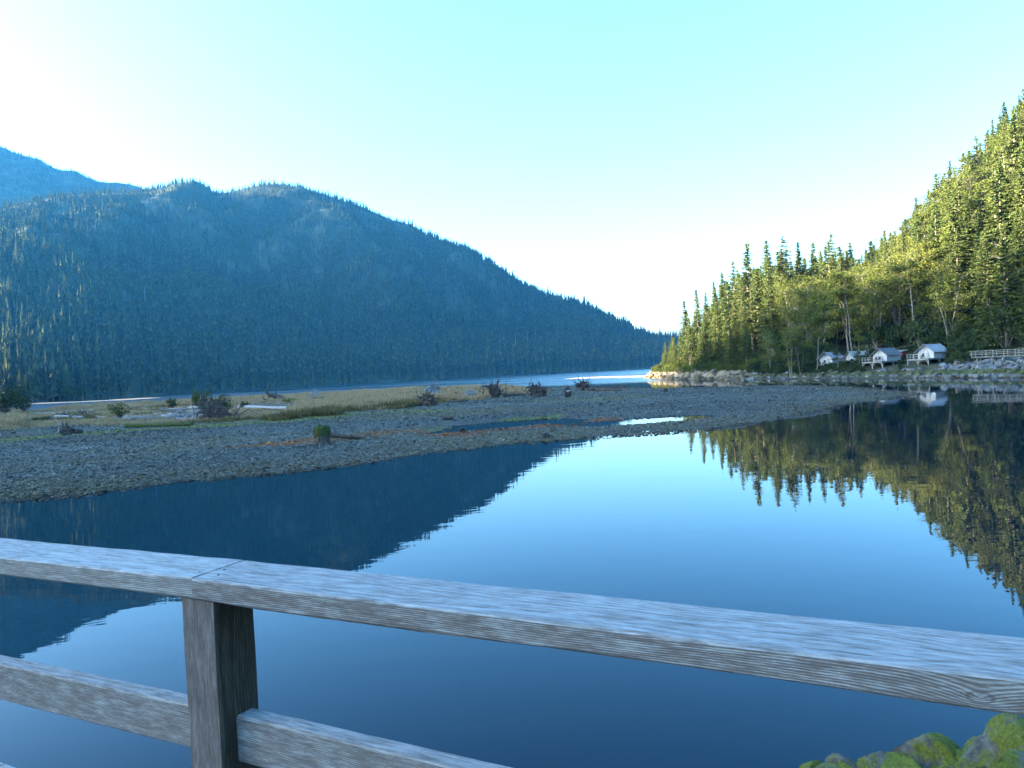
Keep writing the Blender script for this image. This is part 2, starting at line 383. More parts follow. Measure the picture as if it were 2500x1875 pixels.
# ------------------------------------------------------------------ right-hand hillside
SHX = [(-30, -1), (0, 4.6), (9, 7.0), (20, 17), (35, 34), (60, 60), (90, 80), (110, 83.5), (123, 82.6), (143, 80.5), (152, 79.2), (172, 73.4), (190, 67.5), (213, 62), (246, 57), (285, 55), (320, 56), (332, 58), (345, 68), (360, 88), (400, 125), (500, 180)]
SHy = np.array([q[0] for q in SHX], float); SHx = np.array([q[1] for q in SHX], float)
def xs(y): return np.interp(y, SHy, SHx)
def hill_z(x, y):
    x = np.asarray(x, float); y = np.asarray(y, float)
    s = x-xs(y)+fbm(x*.15, y*.15, 111)*1.6
    prom = sstep(195, 235, y); steep = 7-3.6*prom
    z = np.where(s > 0, (1.25+1.25*prom)*sstep(0, 1, s/steep)+.05*s, s*.3)
    z = z+(2.2-.7*prom)*sstep(11, 24, s)+prom*.10*np.maximum(s-6, 0)
    x0 = np.interp(y, [60, 120, 160, 200, 250, 300, 350, 420], [102, 104, 101, 104, 116, 130, 152, 200])
    q = x-x0+fbm(x*.03, y*.03, 121)*14
    z = z+.86*(np.sqrt(q*q+36)+q)/2
    return np.clip(z+np.clip(s/5, 0, 1)*fbm(x*.25, y*.25, 131)*.5, -3, 190)
ys_ = np.concatenate([np.arange(-20, 100, 4.), np.arange(100, 345, 1.25), np.arange(345, 480, 6.)]); sv = np.concatenate([np.arange(-6, 20, .6), np.arange(20, 200, 3.)])
Yh = np.repeat(ys_[:, None], len(sv), 1); Xh = xs(Yh)+sv[None, :]; Zh = hill_z(Xh, Yh)
m, t, p = new_mat('hillside_ground'); M['hill'] = m; g = posn(t)
sp = N(t, 'ShaderNodeSeparateXYZ'); t.links.new(g, sp.inputs[0])
n = noise(t, .5, 6, .65, g); n3 = noise(t, 3, 4, .6, g)
soil = ramp(t, n.outputs[0], [(.3, (.018, .022, .010)), (.5, (.038, .042, .016)), (.7, (.075, .066, .04))]).outputs[0]
rock = ramp(t, n.outputs[0], [(.3, (.09, .065, .04)), (.5, (.17, .135, .09)), (.7, (.26, .22, .16))]).outputs[0]
hz = math_(t, 'ADD', sp.outputs[2], math_(t, 'MULTIPLY_ADD', n.outputs[0], 3.0, -1.5))
f = N(t, 'ShaderNodeMapRange'); t.links.new(hz, f.inputs[0])
for i, v in ((1, 2.2), (2, 3.2), (3, 1), (4, 0)): f.inputs[i].default_value = v
py_ = N(t, 'ShaderNodeMapRange'); t.links.new(sp.outputs[1], py_.inputs[0])
for i, v in ((1, 200), (2, 228), (3, .04), (4, 1)): py_.inputs[i].default_value = v
c = mixc(t, math_(t, 'MULTIPLY', f.outputs[0], py_.outputs[0]), soil, rock)
wl = N(t, 'ShaderNodeMapRange'); t.links.new(hz, wl.inputs[0])
for i, v in ((1, .2), (2, 1.5), (3, .55), (4, 0)): wl.inputs[i].default_value = v
c = mixc(t, wl.outputs[0], c, (.05, .042, .022))
t.links.new(c, p.inputs['Base Color']); bump(t, p, n3.outputs[0], 1, .3)
o = link(bpy.data.objects.new('hillside', mesh_np('hillside', np.stack([Xh, Yh, Zh], -1), grid_faces(*Xh.shape)[:, ::-1], m, True))); tag(o, kind='structure')
def hz1(x, y): return float(hill_z(np.array([x]), np.array([y]))[0])
# low lit spits
def spit(pts, wid, zt, name):
    P = W2(pts); x0, x1 = P[:, 0].min()-15, P[:, 0].max()+15; y0, y1 = P[:, 1].min()-30, P[:, 1].max()+30
    a, b = np.meshgrid(np.linspace(x0, x1, 90), np.linspace(y0, y1, 70))
    z = zt-(seg_dist(a, b, P)/wid)**1.3*zt+fbm(a*.1, b*.1, 7)*.12
    o = link(bpy.data.objects.new(name, mesh_np(name, np.stack([a, b, np.maximum(z, -.6)], -1), grid_faces(*a.shape), M['sand'], True))); tag(o, kind='structure')
M['sand'] = two_tone('sand', (.20, .15, .09), (.36, .29, .18), .5, .5, .1)
spit([(1436, 922), (1490, 920.5), (1540, 919.5), (1580, 919)], 14, .35, 'sand_spit')
spit([(95, 985), (150, 983), (250, 979), (342, 973.5)], 16, .5, 'sand_spit')

# ------------------------------------------------------------------ tree shapes
def conifer(seed, Hh=30., R=4.2, base=.18, dens=1.0, droop=.35, top=.85):
    r = random.Random(seed); tk = MB(); v = []; f = []
    lean = (r.uniform(-.5, .5), r.uniform(-.5, .5)); zz = [0, .02, .1, .3, .6, .85, 1]
    tk.tube([(lean[0]*k*k, lean[1]*k*k, Hh*k) for k in zz], [.62, .46, .40, .32, .20, .09, .02], 7)
    z = base*Hh; az = r.uniform(0, 6)
    while z < Hh*.995:
        k = (z-base*Hh)/(Hh*(1-base)); nb = 5 if k < .8 else 4
        env = R*(1-k)**top*(.75+.25*min(1, k*6))+.12
        for b in range(nb):
            az += 2.4+r.uniform(-.4, .4)
            if r.random() > dens: continue
            L = env*r.uniform(.55, 1.18)*(1.25 if r.random() < .06 else 1)
            dx, dy = math.cos(az), math.sin(az); sx, sy = -dy, dx
            up = (.25*k+.05-droop*(1-k)*.6)+r.uniform(-.12, .12)
            ox, oy = lean[0]*(z/Hh)**2, lean[1]*(z/Hh)**2
            ns = max(2, int(L*1.6))
            for q in range(ns):
                fr = (q+.7)/ns*r.uniform(.85, 1.05)
                rr = L*fr; cx = ox+dx*rr; cy_ = oy+dy*rr; cz = z+up*rr-droop*.16*rr*rr/max(L, .5)+r.uniform(-.12, .12)
                l = .26*L**.6+.20; wd = (.26+.17*L*(1-fr*.6))*r.uniform(.6, 1.1); ti = r.uniform(-.5, .5); dr = r.uniform(.12, .42)
                i = len(v)
                v += [(cx-dx*l, cy_-dy*l, cz+.05), (cx+sx*wd, cy_+sy*wd, cz-dr+ti*wd*.6), (cx+dx*l*1.1, cy_+dy*l*1.1, cz-dr*.7), (cx-sx*wd, cy_-sy*wd, cz-dr-ti*wd*.6)]
                f += [(i, i+1, i+2), (i, i+2, i+3)]
                for hg in range(2):
                    i = len(v); o1 = r.uniform(-.9, .9)*wd; o2 = r.uniform(-.5, .9)*l; hl = r.uniform(.35, .95)*(.5+.12*L); tx, ty = r.gauss(0, 1), r.gauss(0, 1); tl = math.hypot(tx, ty)+1e-6; hw_ = r.uniform(.16, .36); tx *= hw_/tl; ty *= hw_/tl
                    bx, by = cx+sx*o1+dx*o2, cy_+sy*o1+dy*o2
                    v += [(bx-tx, by-ty, cz-.05), (bx+tx, by+ty, cz-.05), (bx+tx*.3+r.uniform(-.1, .1), by+ty*.3, cz-hl)]; f += [(i, i+1, i+2)]
        z += r.uniform(.42, .75)*(.7+.5*(1-k))*Hh/30
    i = len(v); v += [(lean[0]-.25, lean[1], Hh-1.4), (lean[0]+.25, lean[1], Hh-1.4), (lean[0], lean[1]+.05, Hh+.5)]; f += [(i, i+1, i+2)]
    c = MB(); c.v = v; c.f = f
    return tk, c
def alder(seed, Hh=16., R=4.5, nst=3, leaves=3000, leaf=.36):
    r = random.Random(seed); tk = MB(); tips = []
    for s in range(nst):
        a = r.uniform(0, 6.28); ln = r.uniform(.06, .2)*Hh; hh = Hh*r.uniform(.72, .95)
        pts = [(math.cos(a)*.25, math.sin(a)*.25, 0)]
        for k in (.25, .5, .75, 1): pts.append((math.cos(a)*(.25+ln*k**1.4)+r.uniform(-.2, .2), math.sin(a)*(.25+ln*k**1.4)+r.uniform(-.2, .2), hh*k))
        tk.tube(pts, [.17, .14, .11, .07, .02], 6)
        for b in range(12):
            k = r.uniform(.24, 1); j = min(3, int(k*4)); p0 = Vector(pts[j]).lerp(Vector(pts[j+1]), k*4-j)
            aa = r.uniform(0, 6.28); L = R*r.uniform(.35, .9)*(1.25-k*.65); e = p0+Vector((math.cos(aa)*L, math.sin(aa)*L, L*r.uniform(.2, .7)))
            tk.tube([p0, p0.lerp(e, .5)+Vector((0, 0, .15)), e], [.05, .035, .012], 4, False); tips += [e, p0.lerp(e, .6), p0.lerp(e, .8)]
        tips.append(Vector(pts[-1]))
    c = MB(); per = leaves//len(tips)+1
    for p in tips:
        cs = r.uniform(.5, 1.05)*R/4.2
        for _ in range(per):
            d = Vector((r.gauss(0, 1), r.gauss(0, 1), r.gauss(0, .55)))*cs*.72; q = p+d
            if q.z < Hh*.12: continue
            u = Vector((r.gauss(0, 1), r.gauss(0, 1), r.gauss(0, .6))).normalized()*leaf*r.uniform(.6, 1.2)*.5
            w_ = u.orthogonal().normalized()*leaf*.36; w_.rotate(Matrix.Rotation(r.uniform(0, 6.28), 3, u.normalized())) 
            c.poly([q-u, q+w_, q+u, q-w_])
    return tk, c
def bush(seed, Hh=2.4, R=1.7, leaves=900, leaf=.26, nl=7):
    r = random.Random(seed); tk = MB(); c = MB(); lobes = []
    for _ in range(nl):
        a = r.uniform(0, 6.28); e = Vector((math.cos(a)*R*r.uniform(.1, .7), math.sin(a)*R*r.uniform(.1, .7), Hh*r.uniform(.3, .85)))
        tk.tube([(0, 0, -.1), e*.5+Vector((0, 0, .1)), e], [.05, .035, .01], 4, False); lobes.append((e, R*(r.uniform(.3, .55) if nl < 10 else r.uniform(.14, .36))))
        if nl > 10:
            e2 = e+Vector((r.uniform(-.5, .5), r.uniform(-.5, .5), r.uniform(.1, .5)))*R*.5; tk.tube([e, e2], [.02, .006], 3, False)
    for i in range(leaves):
        e, s = lobes[i % nl]; d = Vector((r.gauss(0, 1), r.gauss(0, 1), r.gauss(0, .8))).normalized()*s*r.uniform(.5, 1.1); q = e+d
        if q.z < .03: q.z = r.uniform(.03, .4)
        u = Vector((r.gauss(0, 1), r.gauss(0, 1), r.gauss(0, 1))).normalized()*leaf*r.uniform(.6, 1.2)*.5
        w_ = u.orthogonal().normalized()*leaf*.35; w_.rotate(Matrix.Rotation(r.uniform(0, 6.28), 3, u.normalized()))
        c.poly([q-u, q+w_, q+u, q-w_])
    return tk, c
def joined(name, tk, c, mt, mc):
    me = bpy.data.meshes.new(name); n = len(tk.v)
    me.from_pydata(tk.v+c.v, [], tk.f+[tuple(i+n for i in q) for q in c.f]); me.materials.append(mt); me.materials.append(mc)
    mi = np.zeros(len(me.polygons), np.int32); mi[len(tk.f):] = 1; me.polygons.foreach_set('material_index', mi); me.update(); return me
def far_conifer(seed):
    r = random.Random(seed); c = MB(); Hh = 26.; nl = 8; R = r.uniform(2.6, 3.6)
    for l in range(nl):
        z1 = Hh*(.10+.90*(l+1.35)/(nl+.35)); z0 = Hh*(.10+.90*l/(nl+.6)); rad = R*(1-l/(nl+.2))**.8+.2; b = len(c.v); k = 9
        c.v.append((r.uniform(-.2, .2), r.uniform(-.2, .2), min(z1, Hh)))
        ph = r.uniform(0, 6)
        for i in range(k):
            a = ph+6.2832*i/k; rr = rad*(r.uniform(.75, 1.25) if i % 2 else r.uniform(.4, .75)); c.v.append((rr*math.cos(a), rr*math.sin(a), z0+r.uniform(-.8, .5)-(.5 if i % 2 else 0)))
        for i in range(k): c.f.append((b, b+1+i, b+1+(i+1) % k))
    tk = MB(); tk.tube([(0, 0, -1), (0, 0, Hh*.5), (0, 0, Hh)], [.4, .25, .02], 4, False)
    return tk, c
def scatter(name, pts, rot, scl, idx, meshes, label, tints=None):
    me = bpy.data.meshes.new(name); me.vertices.add(len(pts)); me.vertices.foreach_set('co', np.asarray(pts, np.float32).ravel())
    def att(nm, typ, arr, key):
        a = me.attributes.new(nm, typ, 'POINT'); a.data.foreach_set(key, np.ascontiguousarray(arr).ravel())
    att('rot', 'FLOAT_VECTOR', np.asarray(rot, np.float32), 'vector'); att('scl', 'FLOAT_VECTOR', np.asarray(scl, np.float32), 'vector')
    att('idx', 'INT', np.asarray(idx, np.int32), 'value')
    if tints is not None: att('tint', 'FLOAT_COLOR', np.concatenate([tints, np.ones((len(tints), 1))], 1).astype(np.float32), 'color')
    me.update(); o = link(bpy.data.objects.new(name, me))
    pc = bpy.data.collections.new(name+'_shapes')
    for i, q in enumerate(meshes): pc.objects.link(bpy.data.objects.new('%s_shape_%02d' % (name, i), q))
    gt = bpy.data.node_groups.new(name+'_scatter', 'GeometryNodeTree')
    gt.interface.new_socket('Geometry', in_out='INPUT', socket_type='NodeSocketGeometry'); gt.interface.new_socket('Geometry', in_out='OUTPUT', socket_type='NodeSocketGeometry')
    gi = gt.nodes.new('NodeGroupInput'); go = gt.nodes.new('NodeGroupOutput'); ip = gt.nodes.new('GeometryNodeInstanceOnPoints')
    ci = gt.nodes.new('GeometryNodeCollectionInfo'); ci.inputs[0].default_value = pc; ci.inputs[1].default_value = True; ci.inputs[2].default_value = True
    mtp = gt.nodes.new('GeometryNodeMeshToPoints')
    def na(nm, typ):
        n = gt.nodes.new('GeometryNodeInputNamedAttribute'); n.data_type = typ; n.inputs[0].default_value = nm; return n.outputs[0]
    e = gt.nodes.new('FunctionNodeEulerToRotation'); L = gt.links.new
    L(gi.outputs[0], mtp.inputs[0]); L(mtp.outputs[0], ip.inputs['Points']); L(ci.outputs[0], ip.inputs['Instance'])
    ip.inputs['Pick Instance'].default_value = True; L(na('idx', 'INT'), ip.inputs['Instance Index'])
    L(na('rot', 'FLOAT_VECTOR'), e.inputs[0]); L(e.outputs[0], ip.inputs['Rotation']); L(na('scl', 'FLOAT_VECTOR'), ip.inputs['Scale'])
    L(ip.outputs[0], go.inputs[0])
    md = o.modifiers.new('scatter', 'NODES'); md.node_group = gt
    tag(o, label, None, None, 'stuff'); return o

# ------------------------------------------------------------------ far forests
farm = [joined('far%d' % i, *far_conifer(200+i), M['bark'], M['farneedle']) for i in range(7)]
sn = MB(); sn.tube([(0, 0, 0), (.2, .1, 12), (0, .3, 26)], [.35, .25, .05], 4, False)
snagm = sn.mesh('snag', M['greywood'])
def grid_scatter(P, spacing, zmin, jitter=.5):
    """points on a grid surface P[n,m,3], about one tree per spacing^2"""
    a = P[:-1, :-1]; b = P[1:, :-1]; c = P[:-1, 1:]
    area = np.linalg.norm(np.cross((b-a)[..., :2].astype(float), (c-a)[..., :2].astype(float))[..., None], axis=-1)
    n = rng.poisson(area/spacing**2); i, j = np.nonzero(n); k = n[i, j]; i = np.repeat(i, k); j = np.repeat(j, k)
    u = rng.random(len(i))[:, None]; v = rng.random(len(i))[:, None]
    q = P[i, j]*(1-u)*(1-v)+P[i+1, j]*u*(1-v)+P[i, j+1]*(1-u)*v+P[i+1, j+1]*u*v
    return q[q[:, 2] > zmin]
def forest(name, pts, hmean, label):
    n = len(pts); hh = np.clip(rng.normal(hmean, hmean*.24, n), hmean*.35, hmean*1.7)/26*np.clip(1.12-pts[:, 2]/520, .4, 1.1)*(1+.35*fbm(pts[:, 0]*.02, pts[:, 1]*.02, 191))
    idx = rng.integers(0, 7, n); sg = rng.random(n) < .003; idx[sg] = 7
    wdt = hh*rng.uniform(.85, 1.3, n)
    rot = np.stack([rng.normal(0, .03, n), rng.normal(0, .03, n), rng.uniform(0, 6.28, n)], 1)
    pts = pts.copy(); pts[:, 2] -= .4
    return scatter(name, pts, rot, np.stack([wdt, wdt, hh], 1), idx, farm+[snagm], label)
fp = grid_scatter(front, 6.3, .6)
keep = (fp[:, 1] < 2000) & (fbm(fp[:, 0]*.012, fp[:, 1]*.012, 141) > -.62)
forest('forest', fp[keep], 27, 'dense dark conifer forest covering the far mountain slope')
forest('forest', grid_scatter(back, 9, 3), 22, 'hazy conifer forest on the high mountain shoulder behind')
forest('forest', grid_scatter(np.stack([gx2, gy2, RZ], -1), 11, 2), 20, 'far conifer forest on the low hill at the inlet')
forest('forest', grid_scatter(np.stack([gx3, gy3, SZ], -1), 8, 2), 24, 'conifer forest on the hill beside the grass flats')

# ------------------------------------------------------------------ right-hand trees
cv = [conifer(300+i, 30, R, b, dn, dr, tp) for i, (R, b, dn, dr, tp) in enumerate([(4.9, .10, .92, .35, 1.0), (4.0, .20, .82, .45, .9), (5.4, .08, .88, .3, 1.05), (3.6, .28, .7, .5, .85), (4.5, .14, .85, .55, .95), (4.6, .34, .66, .3, .8), (4.3, .06, .95, .35, 1.15), (3.6, .42, .58, .45, .75)])]
CT = [a.mesh('trunk', M['bark']) for a, b in cv]; CC = [b.mesh('crown', M['needle']) for a, b in cv]
CJ = [joined('conifer%d' % i, a, b, M['bark'], M['needle']) for i, (a, b) in enumerate(cv)]
av = [alder(400+i, 16, R, ns) for i, (R, ns) in enumerate([(4.5, 3), (4.0, 2), (5.0, 4), (3.6, 1), (4.6, 3)])]
AT = [a.mesh('trunk', M['palebark']) for a, b in av]; AC = [b.mesh('crown', M['alder']) for a, b in av]
bv = [bush(500+i, Hh, R) for i, (Hh, R) in enumerate([(2.4, 1.7), (1.8, 1.8), (3.0, 1.6), (2.0, 1.4)])]
br3 = [bush(520+i, Hh, R, 620, .2, 15) for i, (Hh, R) in enumerate([(2.4, 1.7), (1.8, 1.8), (3.0, 1.6), (2.0, 1.4)])]
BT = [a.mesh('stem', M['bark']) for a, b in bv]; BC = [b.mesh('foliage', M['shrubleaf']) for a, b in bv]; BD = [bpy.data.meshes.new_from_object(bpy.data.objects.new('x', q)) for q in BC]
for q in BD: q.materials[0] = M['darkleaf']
R3T = [a.mesh('stem', M['deadwood']) for a, b in br3]; R3C = [b.mesh('foliage', M['shrubleaf']) for a, b in br3]; R3D = [b.mesh('foliage', M['darkleaf']) for a, b in br3]
def plant(name, T, Cm, loc, sxy, sz, label, cat, group=None, pn=('trunk', 'crown'), rz=None):
    e = empty(name, loc, RI(0, 6.28) if rz is None else rz); e.scale = (sxy, sxy, sz)
    link(bpy.data.objects.new(pn[0], T), e); link(bpy.data.objects.new(pn[1], Cm), e); tag(e, label, cat, group); return e
SL = [(1560, 905), (1600, 880), (1628, 820), (1641, 815), (1655, 800), (1664, 745), (1671, 732), (1701, 703), (1722, 700), (1741, 683), (1762, 663), (1790, 634), (1819, 590), (1845, 600), (1872, 581), (1911, 573), (1947, 586), (1982, 589), (2030, 569), (2076, 590), (2100, 600), (2122, 585), (2161, 557), (2206, 530), (2236, 490), (2266, 461), (2289, 420), (2316, 388), (2353, 365), (2380, 328), (2422, 287), (2449, 246), (2495, 212), (2600, 130), (2900, 0)]
SLX = [q[0] for q in SL]; SLY = [q[1] for q in SL]
def line_y(px): return float(np.interp(px, SLX, SLY))
trees = []          # x, y, z, height, variant, front?
for px, py, Yd in [(1641, 817, 303), (1671, 732, 300), (1701, 703, 292), (1722, 710, 305), (1741, 683, 285), (1762, 663, 280), (1790, 634, 290), (1819, 590, 285), (1872, 581, 280), (1911, 573, 276), (1947, 586, 282), (1982, 589, 274), (2030, 569, 268), (2076, 590, 275), (2122, 585, 270), (2161, 557, 262),
                   (2206, 530, 262), (2236, 479, 270), (2266, 461, 262), (2289, 420, 258), (2316, 388, 262), (2353, 369, 256), (2380, 328, 256), (2422, 287, 250), (2449, 246, 252), (2495, 215, 246)]:
    p = at(px, py, Y=Yd); z = hz1(p.x, p.y); trees.append([p.x, p.y, z, p.z-z, 'sky'])
TENT_SPOTS = [at(2261, 875, Y=162), at(2149, 882, Y=172), at(2076, 884, Y=190), at(2017, 889, Y=194)]
cells = {}
for q in trees: cells.setdefault((int(q[0]//5), int(q[1]//5)), []).append((q[0], q[1]))
cand = []
for _ in range(30000):
    y = RI(112, 345); s = RI(5, 170)
    x = float(xs(y))+s
    if x > .74*y+14 or x > 225: continue
    if y < 215 and s < 19: continue
    gk = (int(x//5), int(y//5)); lim_ = (3.9 if s > 40 else 4.6)**2
    if any((x-q[0])**2+(y-q[1])**2 < lim_ for ax in (-1, 0, 1) for ay in (-1, 0, 1) for q in cells.get((gk[0]+ax, gk[1]+ay), ())): continue
    z = hz1(x, y); h = RI(19, 36)
    if s < 12: h *= RI(.3, .6)
    elif s < 22: h *= RI(.5, .85)
    px, py = proj((x, y, z+h)); lim = line_y(px)+RI(4, 60)
    while py < lim and h > 4: h -= 1.2; px, py = proj((x, y, z+h))
    if h < 6: continue
    cells.setdefault(gk, []).append((x, y)); cand.append([x, y, z, h, 'fill'])
cand.sort(key=lambda q: q[0]-float(xs(q[1]))*1.0+RI(0, 60)+(0 if abs(proj((q[0], q[1], q[2]+q[3]))[1]-line_y(proj((q[0], q[1], q[2]))[0])) > 60 else -40))
# trees on the alder apron above the tents are broadleaved
def apron(x, y):
    px = proj((x, y, hz1(x, y)))[0]
    n_ = float(fbm(np.array([x*.045]), np.array([y*.045]), 211, 2)[0])
    return (1930 < px < 2340 and x-float(xs(y)) < 50) or (px > 2140 and x-float(xs(y)) > 26 and n_ > .02)
con = [q for q in cand if not apron(q[0], q[1])]; ald = [q for q in cand if apron(q[0], q[1])]
nalder = 0
def where(x, y, z=8):
    px = proj((x, y, z))[0]
    return next(w_ for l_, w_ in ((1680, 'at the promontory tip'), (1800, 'above the tan shore rocks'), (1960, 'above the dark shaded shore'), (2050, 'above the leftmost tent'), (2190, 'above the middle tents'), (2320, 'above the rightmost tent'), (9e9, 'above the boardwalk')) if px < l_)
SHAPE = ('broad', 'drooping', 'wide-skirted', 'sparse', 'shaggy', 'bare-trunked', 'narrow pointed', 'tufted bare-trunked')
def size(h): return 'small' if h < 13 else 'medium' if h < 21 else 'tall' if h < 28 else 'very tall'
k = 0
for x, y, z, h, kind in trees+con[:215]:
    i = (0, 1, 2, 4, 6, 0, 3, 2, 4, 5, 6, 1, 7)[k % 13]; k += 1
    lab = '%s %s conifer %s%s' % (size(h), SHAPE[i], 'on the skyline ' if kind == 'sky' else '', where(x, y))
    plant('conifer', CT[i], CC[i], (x, y, z-.3), h/30*RI(1.0, 1.5)*(1.15 if h < 14 else 1), h/30, lab, 'tree', 'conifers '+where(x, y))
rest = con[215:]
if rest:
    R_ = np.array([[q[0], q[1], q[2]-.3] for q in rest]); hh = np.array([q[3]/30 for q in rest]); n = len(rest)
    scatter('forest', R_, np.stack([np.zeros(n), np.zeros(n), rng.uniform(0, 6.28, n)], 1), np.stack([hh*1.25, hh*1.25, hh], 1), rng.integers(0, 8, n), CJ, 'conifers filling the depth of the right-hand hillside forest')
k = 0
for x, y, z, h, kind in ald:
    s = x-float(xs(y))
    if RI(0, 1) < .12 or (y < 192 and s < 24): continue
    hh = min(h, 22)*RI(.65, .95)+2; i = k % 5; k += 1
    if k > 150: break
    plant('alder_tree', AT[i], AC[i], (x, y, z-.2), hh/16*RI(.9, 1.15), hh/16, '%s leafy alder with %s on the slope %s' % (size(hh+5), ('three pale stems', 'two pale stems', 'four pale stems', 'one pale stem', 'spreading pale stems')[i], where(x, y)), 'tree', 'alders '+where(x, y))
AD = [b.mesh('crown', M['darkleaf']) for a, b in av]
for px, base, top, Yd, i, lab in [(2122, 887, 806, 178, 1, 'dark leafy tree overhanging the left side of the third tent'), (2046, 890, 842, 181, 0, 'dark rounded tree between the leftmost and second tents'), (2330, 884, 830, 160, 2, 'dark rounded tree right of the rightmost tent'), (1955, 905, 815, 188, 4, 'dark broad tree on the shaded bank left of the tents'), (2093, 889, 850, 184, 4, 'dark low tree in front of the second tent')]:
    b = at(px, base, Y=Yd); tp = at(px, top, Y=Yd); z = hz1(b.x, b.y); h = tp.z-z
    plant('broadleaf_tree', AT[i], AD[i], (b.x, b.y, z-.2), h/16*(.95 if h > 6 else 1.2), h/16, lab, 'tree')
# big conifers on the lower left mountain, standing clear of the rest
fl = front[np.searchsorted(us, -60):np.searchsorted(us, 330), 3:62].reshape(-1, 3); rr_ = random.Random(77); nn_ = 0; used = []
while nn_ < 52:
    q = fl[rr_.randrange(len(fl))]; px, py = proj(q)
    if not (-10 < px < 310) or rr_.random() < (max(px, 0)/330)**1.3 or any(abs(px-a)+abs(py-b)*.6 < 15 for a, b in used): continue
    used.append((px, py)); h = rr_.uniform(26, 40); i = (0, 2, 4, 6, 1)[nn_ % 5]; nn_ += 1
    plant('conifer', CT[i], CC[i], (float(q[0]), float(q[1]), float(q[2])-.5), h/30*rr_.uniform(1.1, 1.5), h/30, '%s conifer standing out on the %s of the far mountain at the left' % (SHAPE[i], 'foot' if py > 880 else 'lower slope' if py > 740 else 'middle slope' if py > 600 else 'upper shoulder'), 'tree', 'big conifers on the left mountain slope')
# alders standing out: beside the first tent, and the shaded ones in front
for px, base, top, Yd, i, lab in [(1990, 872, 735, 186, 3, 'leafy alder with tall pale trunks behind the leftmost tent'), (2097, 888, 800, 176, 3, 'slender shaded alder between the second and third tents'), (1930, 905, 800, 190, 0, 'bushy shaded alder at the water edge left of the tents'), (1880, 910, 790, 205, 4, 'dark alder leaning over the shore at the shade edge')]:
    b = at(px, base, Y=Yd); tp = at(px, top, Y=Yd); z = hz1(b.x, b.y); h = tp.z-z
    plant('alder_tree', AT[i], AC[i], (b.x, b.y, z-.2), h/16*.9, h/16, lab, 'tree')
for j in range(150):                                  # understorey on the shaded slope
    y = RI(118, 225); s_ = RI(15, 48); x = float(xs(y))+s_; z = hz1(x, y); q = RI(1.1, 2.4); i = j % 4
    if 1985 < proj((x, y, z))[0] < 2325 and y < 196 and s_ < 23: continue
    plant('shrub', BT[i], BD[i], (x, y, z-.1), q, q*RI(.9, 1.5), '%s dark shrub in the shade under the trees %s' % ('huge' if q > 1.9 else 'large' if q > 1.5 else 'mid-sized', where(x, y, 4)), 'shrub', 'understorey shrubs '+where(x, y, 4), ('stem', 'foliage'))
# pale snag on the right
b = at(2458, 705, Y=172); z = hz1(b.x, b.y); e = empty('dead_tree', (b.x, b.y, z-.3)); tag(e, 'bare pale dead tree with forked branches on the dark right slope', 'tree')
top = at(2440, 600, Y=172); hh = top.z-z+2; r = random.Random(3); tk = MB(); br = MB()
tk.tube([(0, 0, 0), (-.2, 0, hh*.4), (-.5, 0, hh*.7), (-.2, 0, hh)], [.38, .28, .18, .05], 7)
for q in range(16):
    kk = r.uniform(.45, .95); p0 = Vector((-.4*kk, 0, hh*kk)); a = r.uniform(-.6, .6)+(math.pi if r.random() < .55 else 0); L = r.uniform(1.5, 4.5)
    e1 = p0+Vector((math.cos(a)*L*.5, math.sin(a)*L*.5, L*r.uniform(.15, .4))); e2 = p0+Vector((math.cos(a)*L, math.sin(a)*L, L*r.uniform(.3, .8))); br.tube([p0, e1, e2], [.09, .06, .015], 5, False)
    br.tube([e1, e1+Vector((math.cos(a+.6)*L*.4, math.sin(a+.6)*L*.4, L*.35))], [.05, .012], 4, False)
tk.build('trunk', M['palebark'], e); br.build('branches', M['palebark'], e)

# shrubs along the right shore
k = 0
for _ in range(900):
    y = RI(146, 332); s = RI(1.8, 16); x = float(xs(y))+s; z = hz1(x, y)
    if z < (1.2 if y < 215 else 1.9): continue
    px, py = proj((x, y, z))
    sc_ = RI(.55, 1.25)
    if any(a < px < b for a, b in ((1996, 2044), (2050, 2106), (2112, 2200), (2205, 2312))) and y < 192:
        sc_ *= .6
        if proj((x, y, z+sc_*2.6))[1] < 894: continue
    if y < 215: sc_ *= 1.0
    i = k % 4; dark = y < 212; k += 1  # shaded bank takes the darker leaf copy, its shade put into the colour
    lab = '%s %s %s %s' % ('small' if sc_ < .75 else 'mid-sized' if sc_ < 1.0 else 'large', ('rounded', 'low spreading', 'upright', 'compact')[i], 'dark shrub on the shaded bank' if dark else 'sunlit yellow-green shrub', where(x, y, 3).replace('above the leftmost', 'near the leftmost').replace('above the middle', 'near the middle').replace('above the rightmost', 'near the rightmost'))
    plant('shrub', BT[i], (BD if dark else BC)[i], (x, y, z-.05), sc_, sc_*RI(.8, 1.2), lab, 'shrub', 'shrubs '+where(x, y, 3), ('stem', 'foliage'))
    if k > 230: break

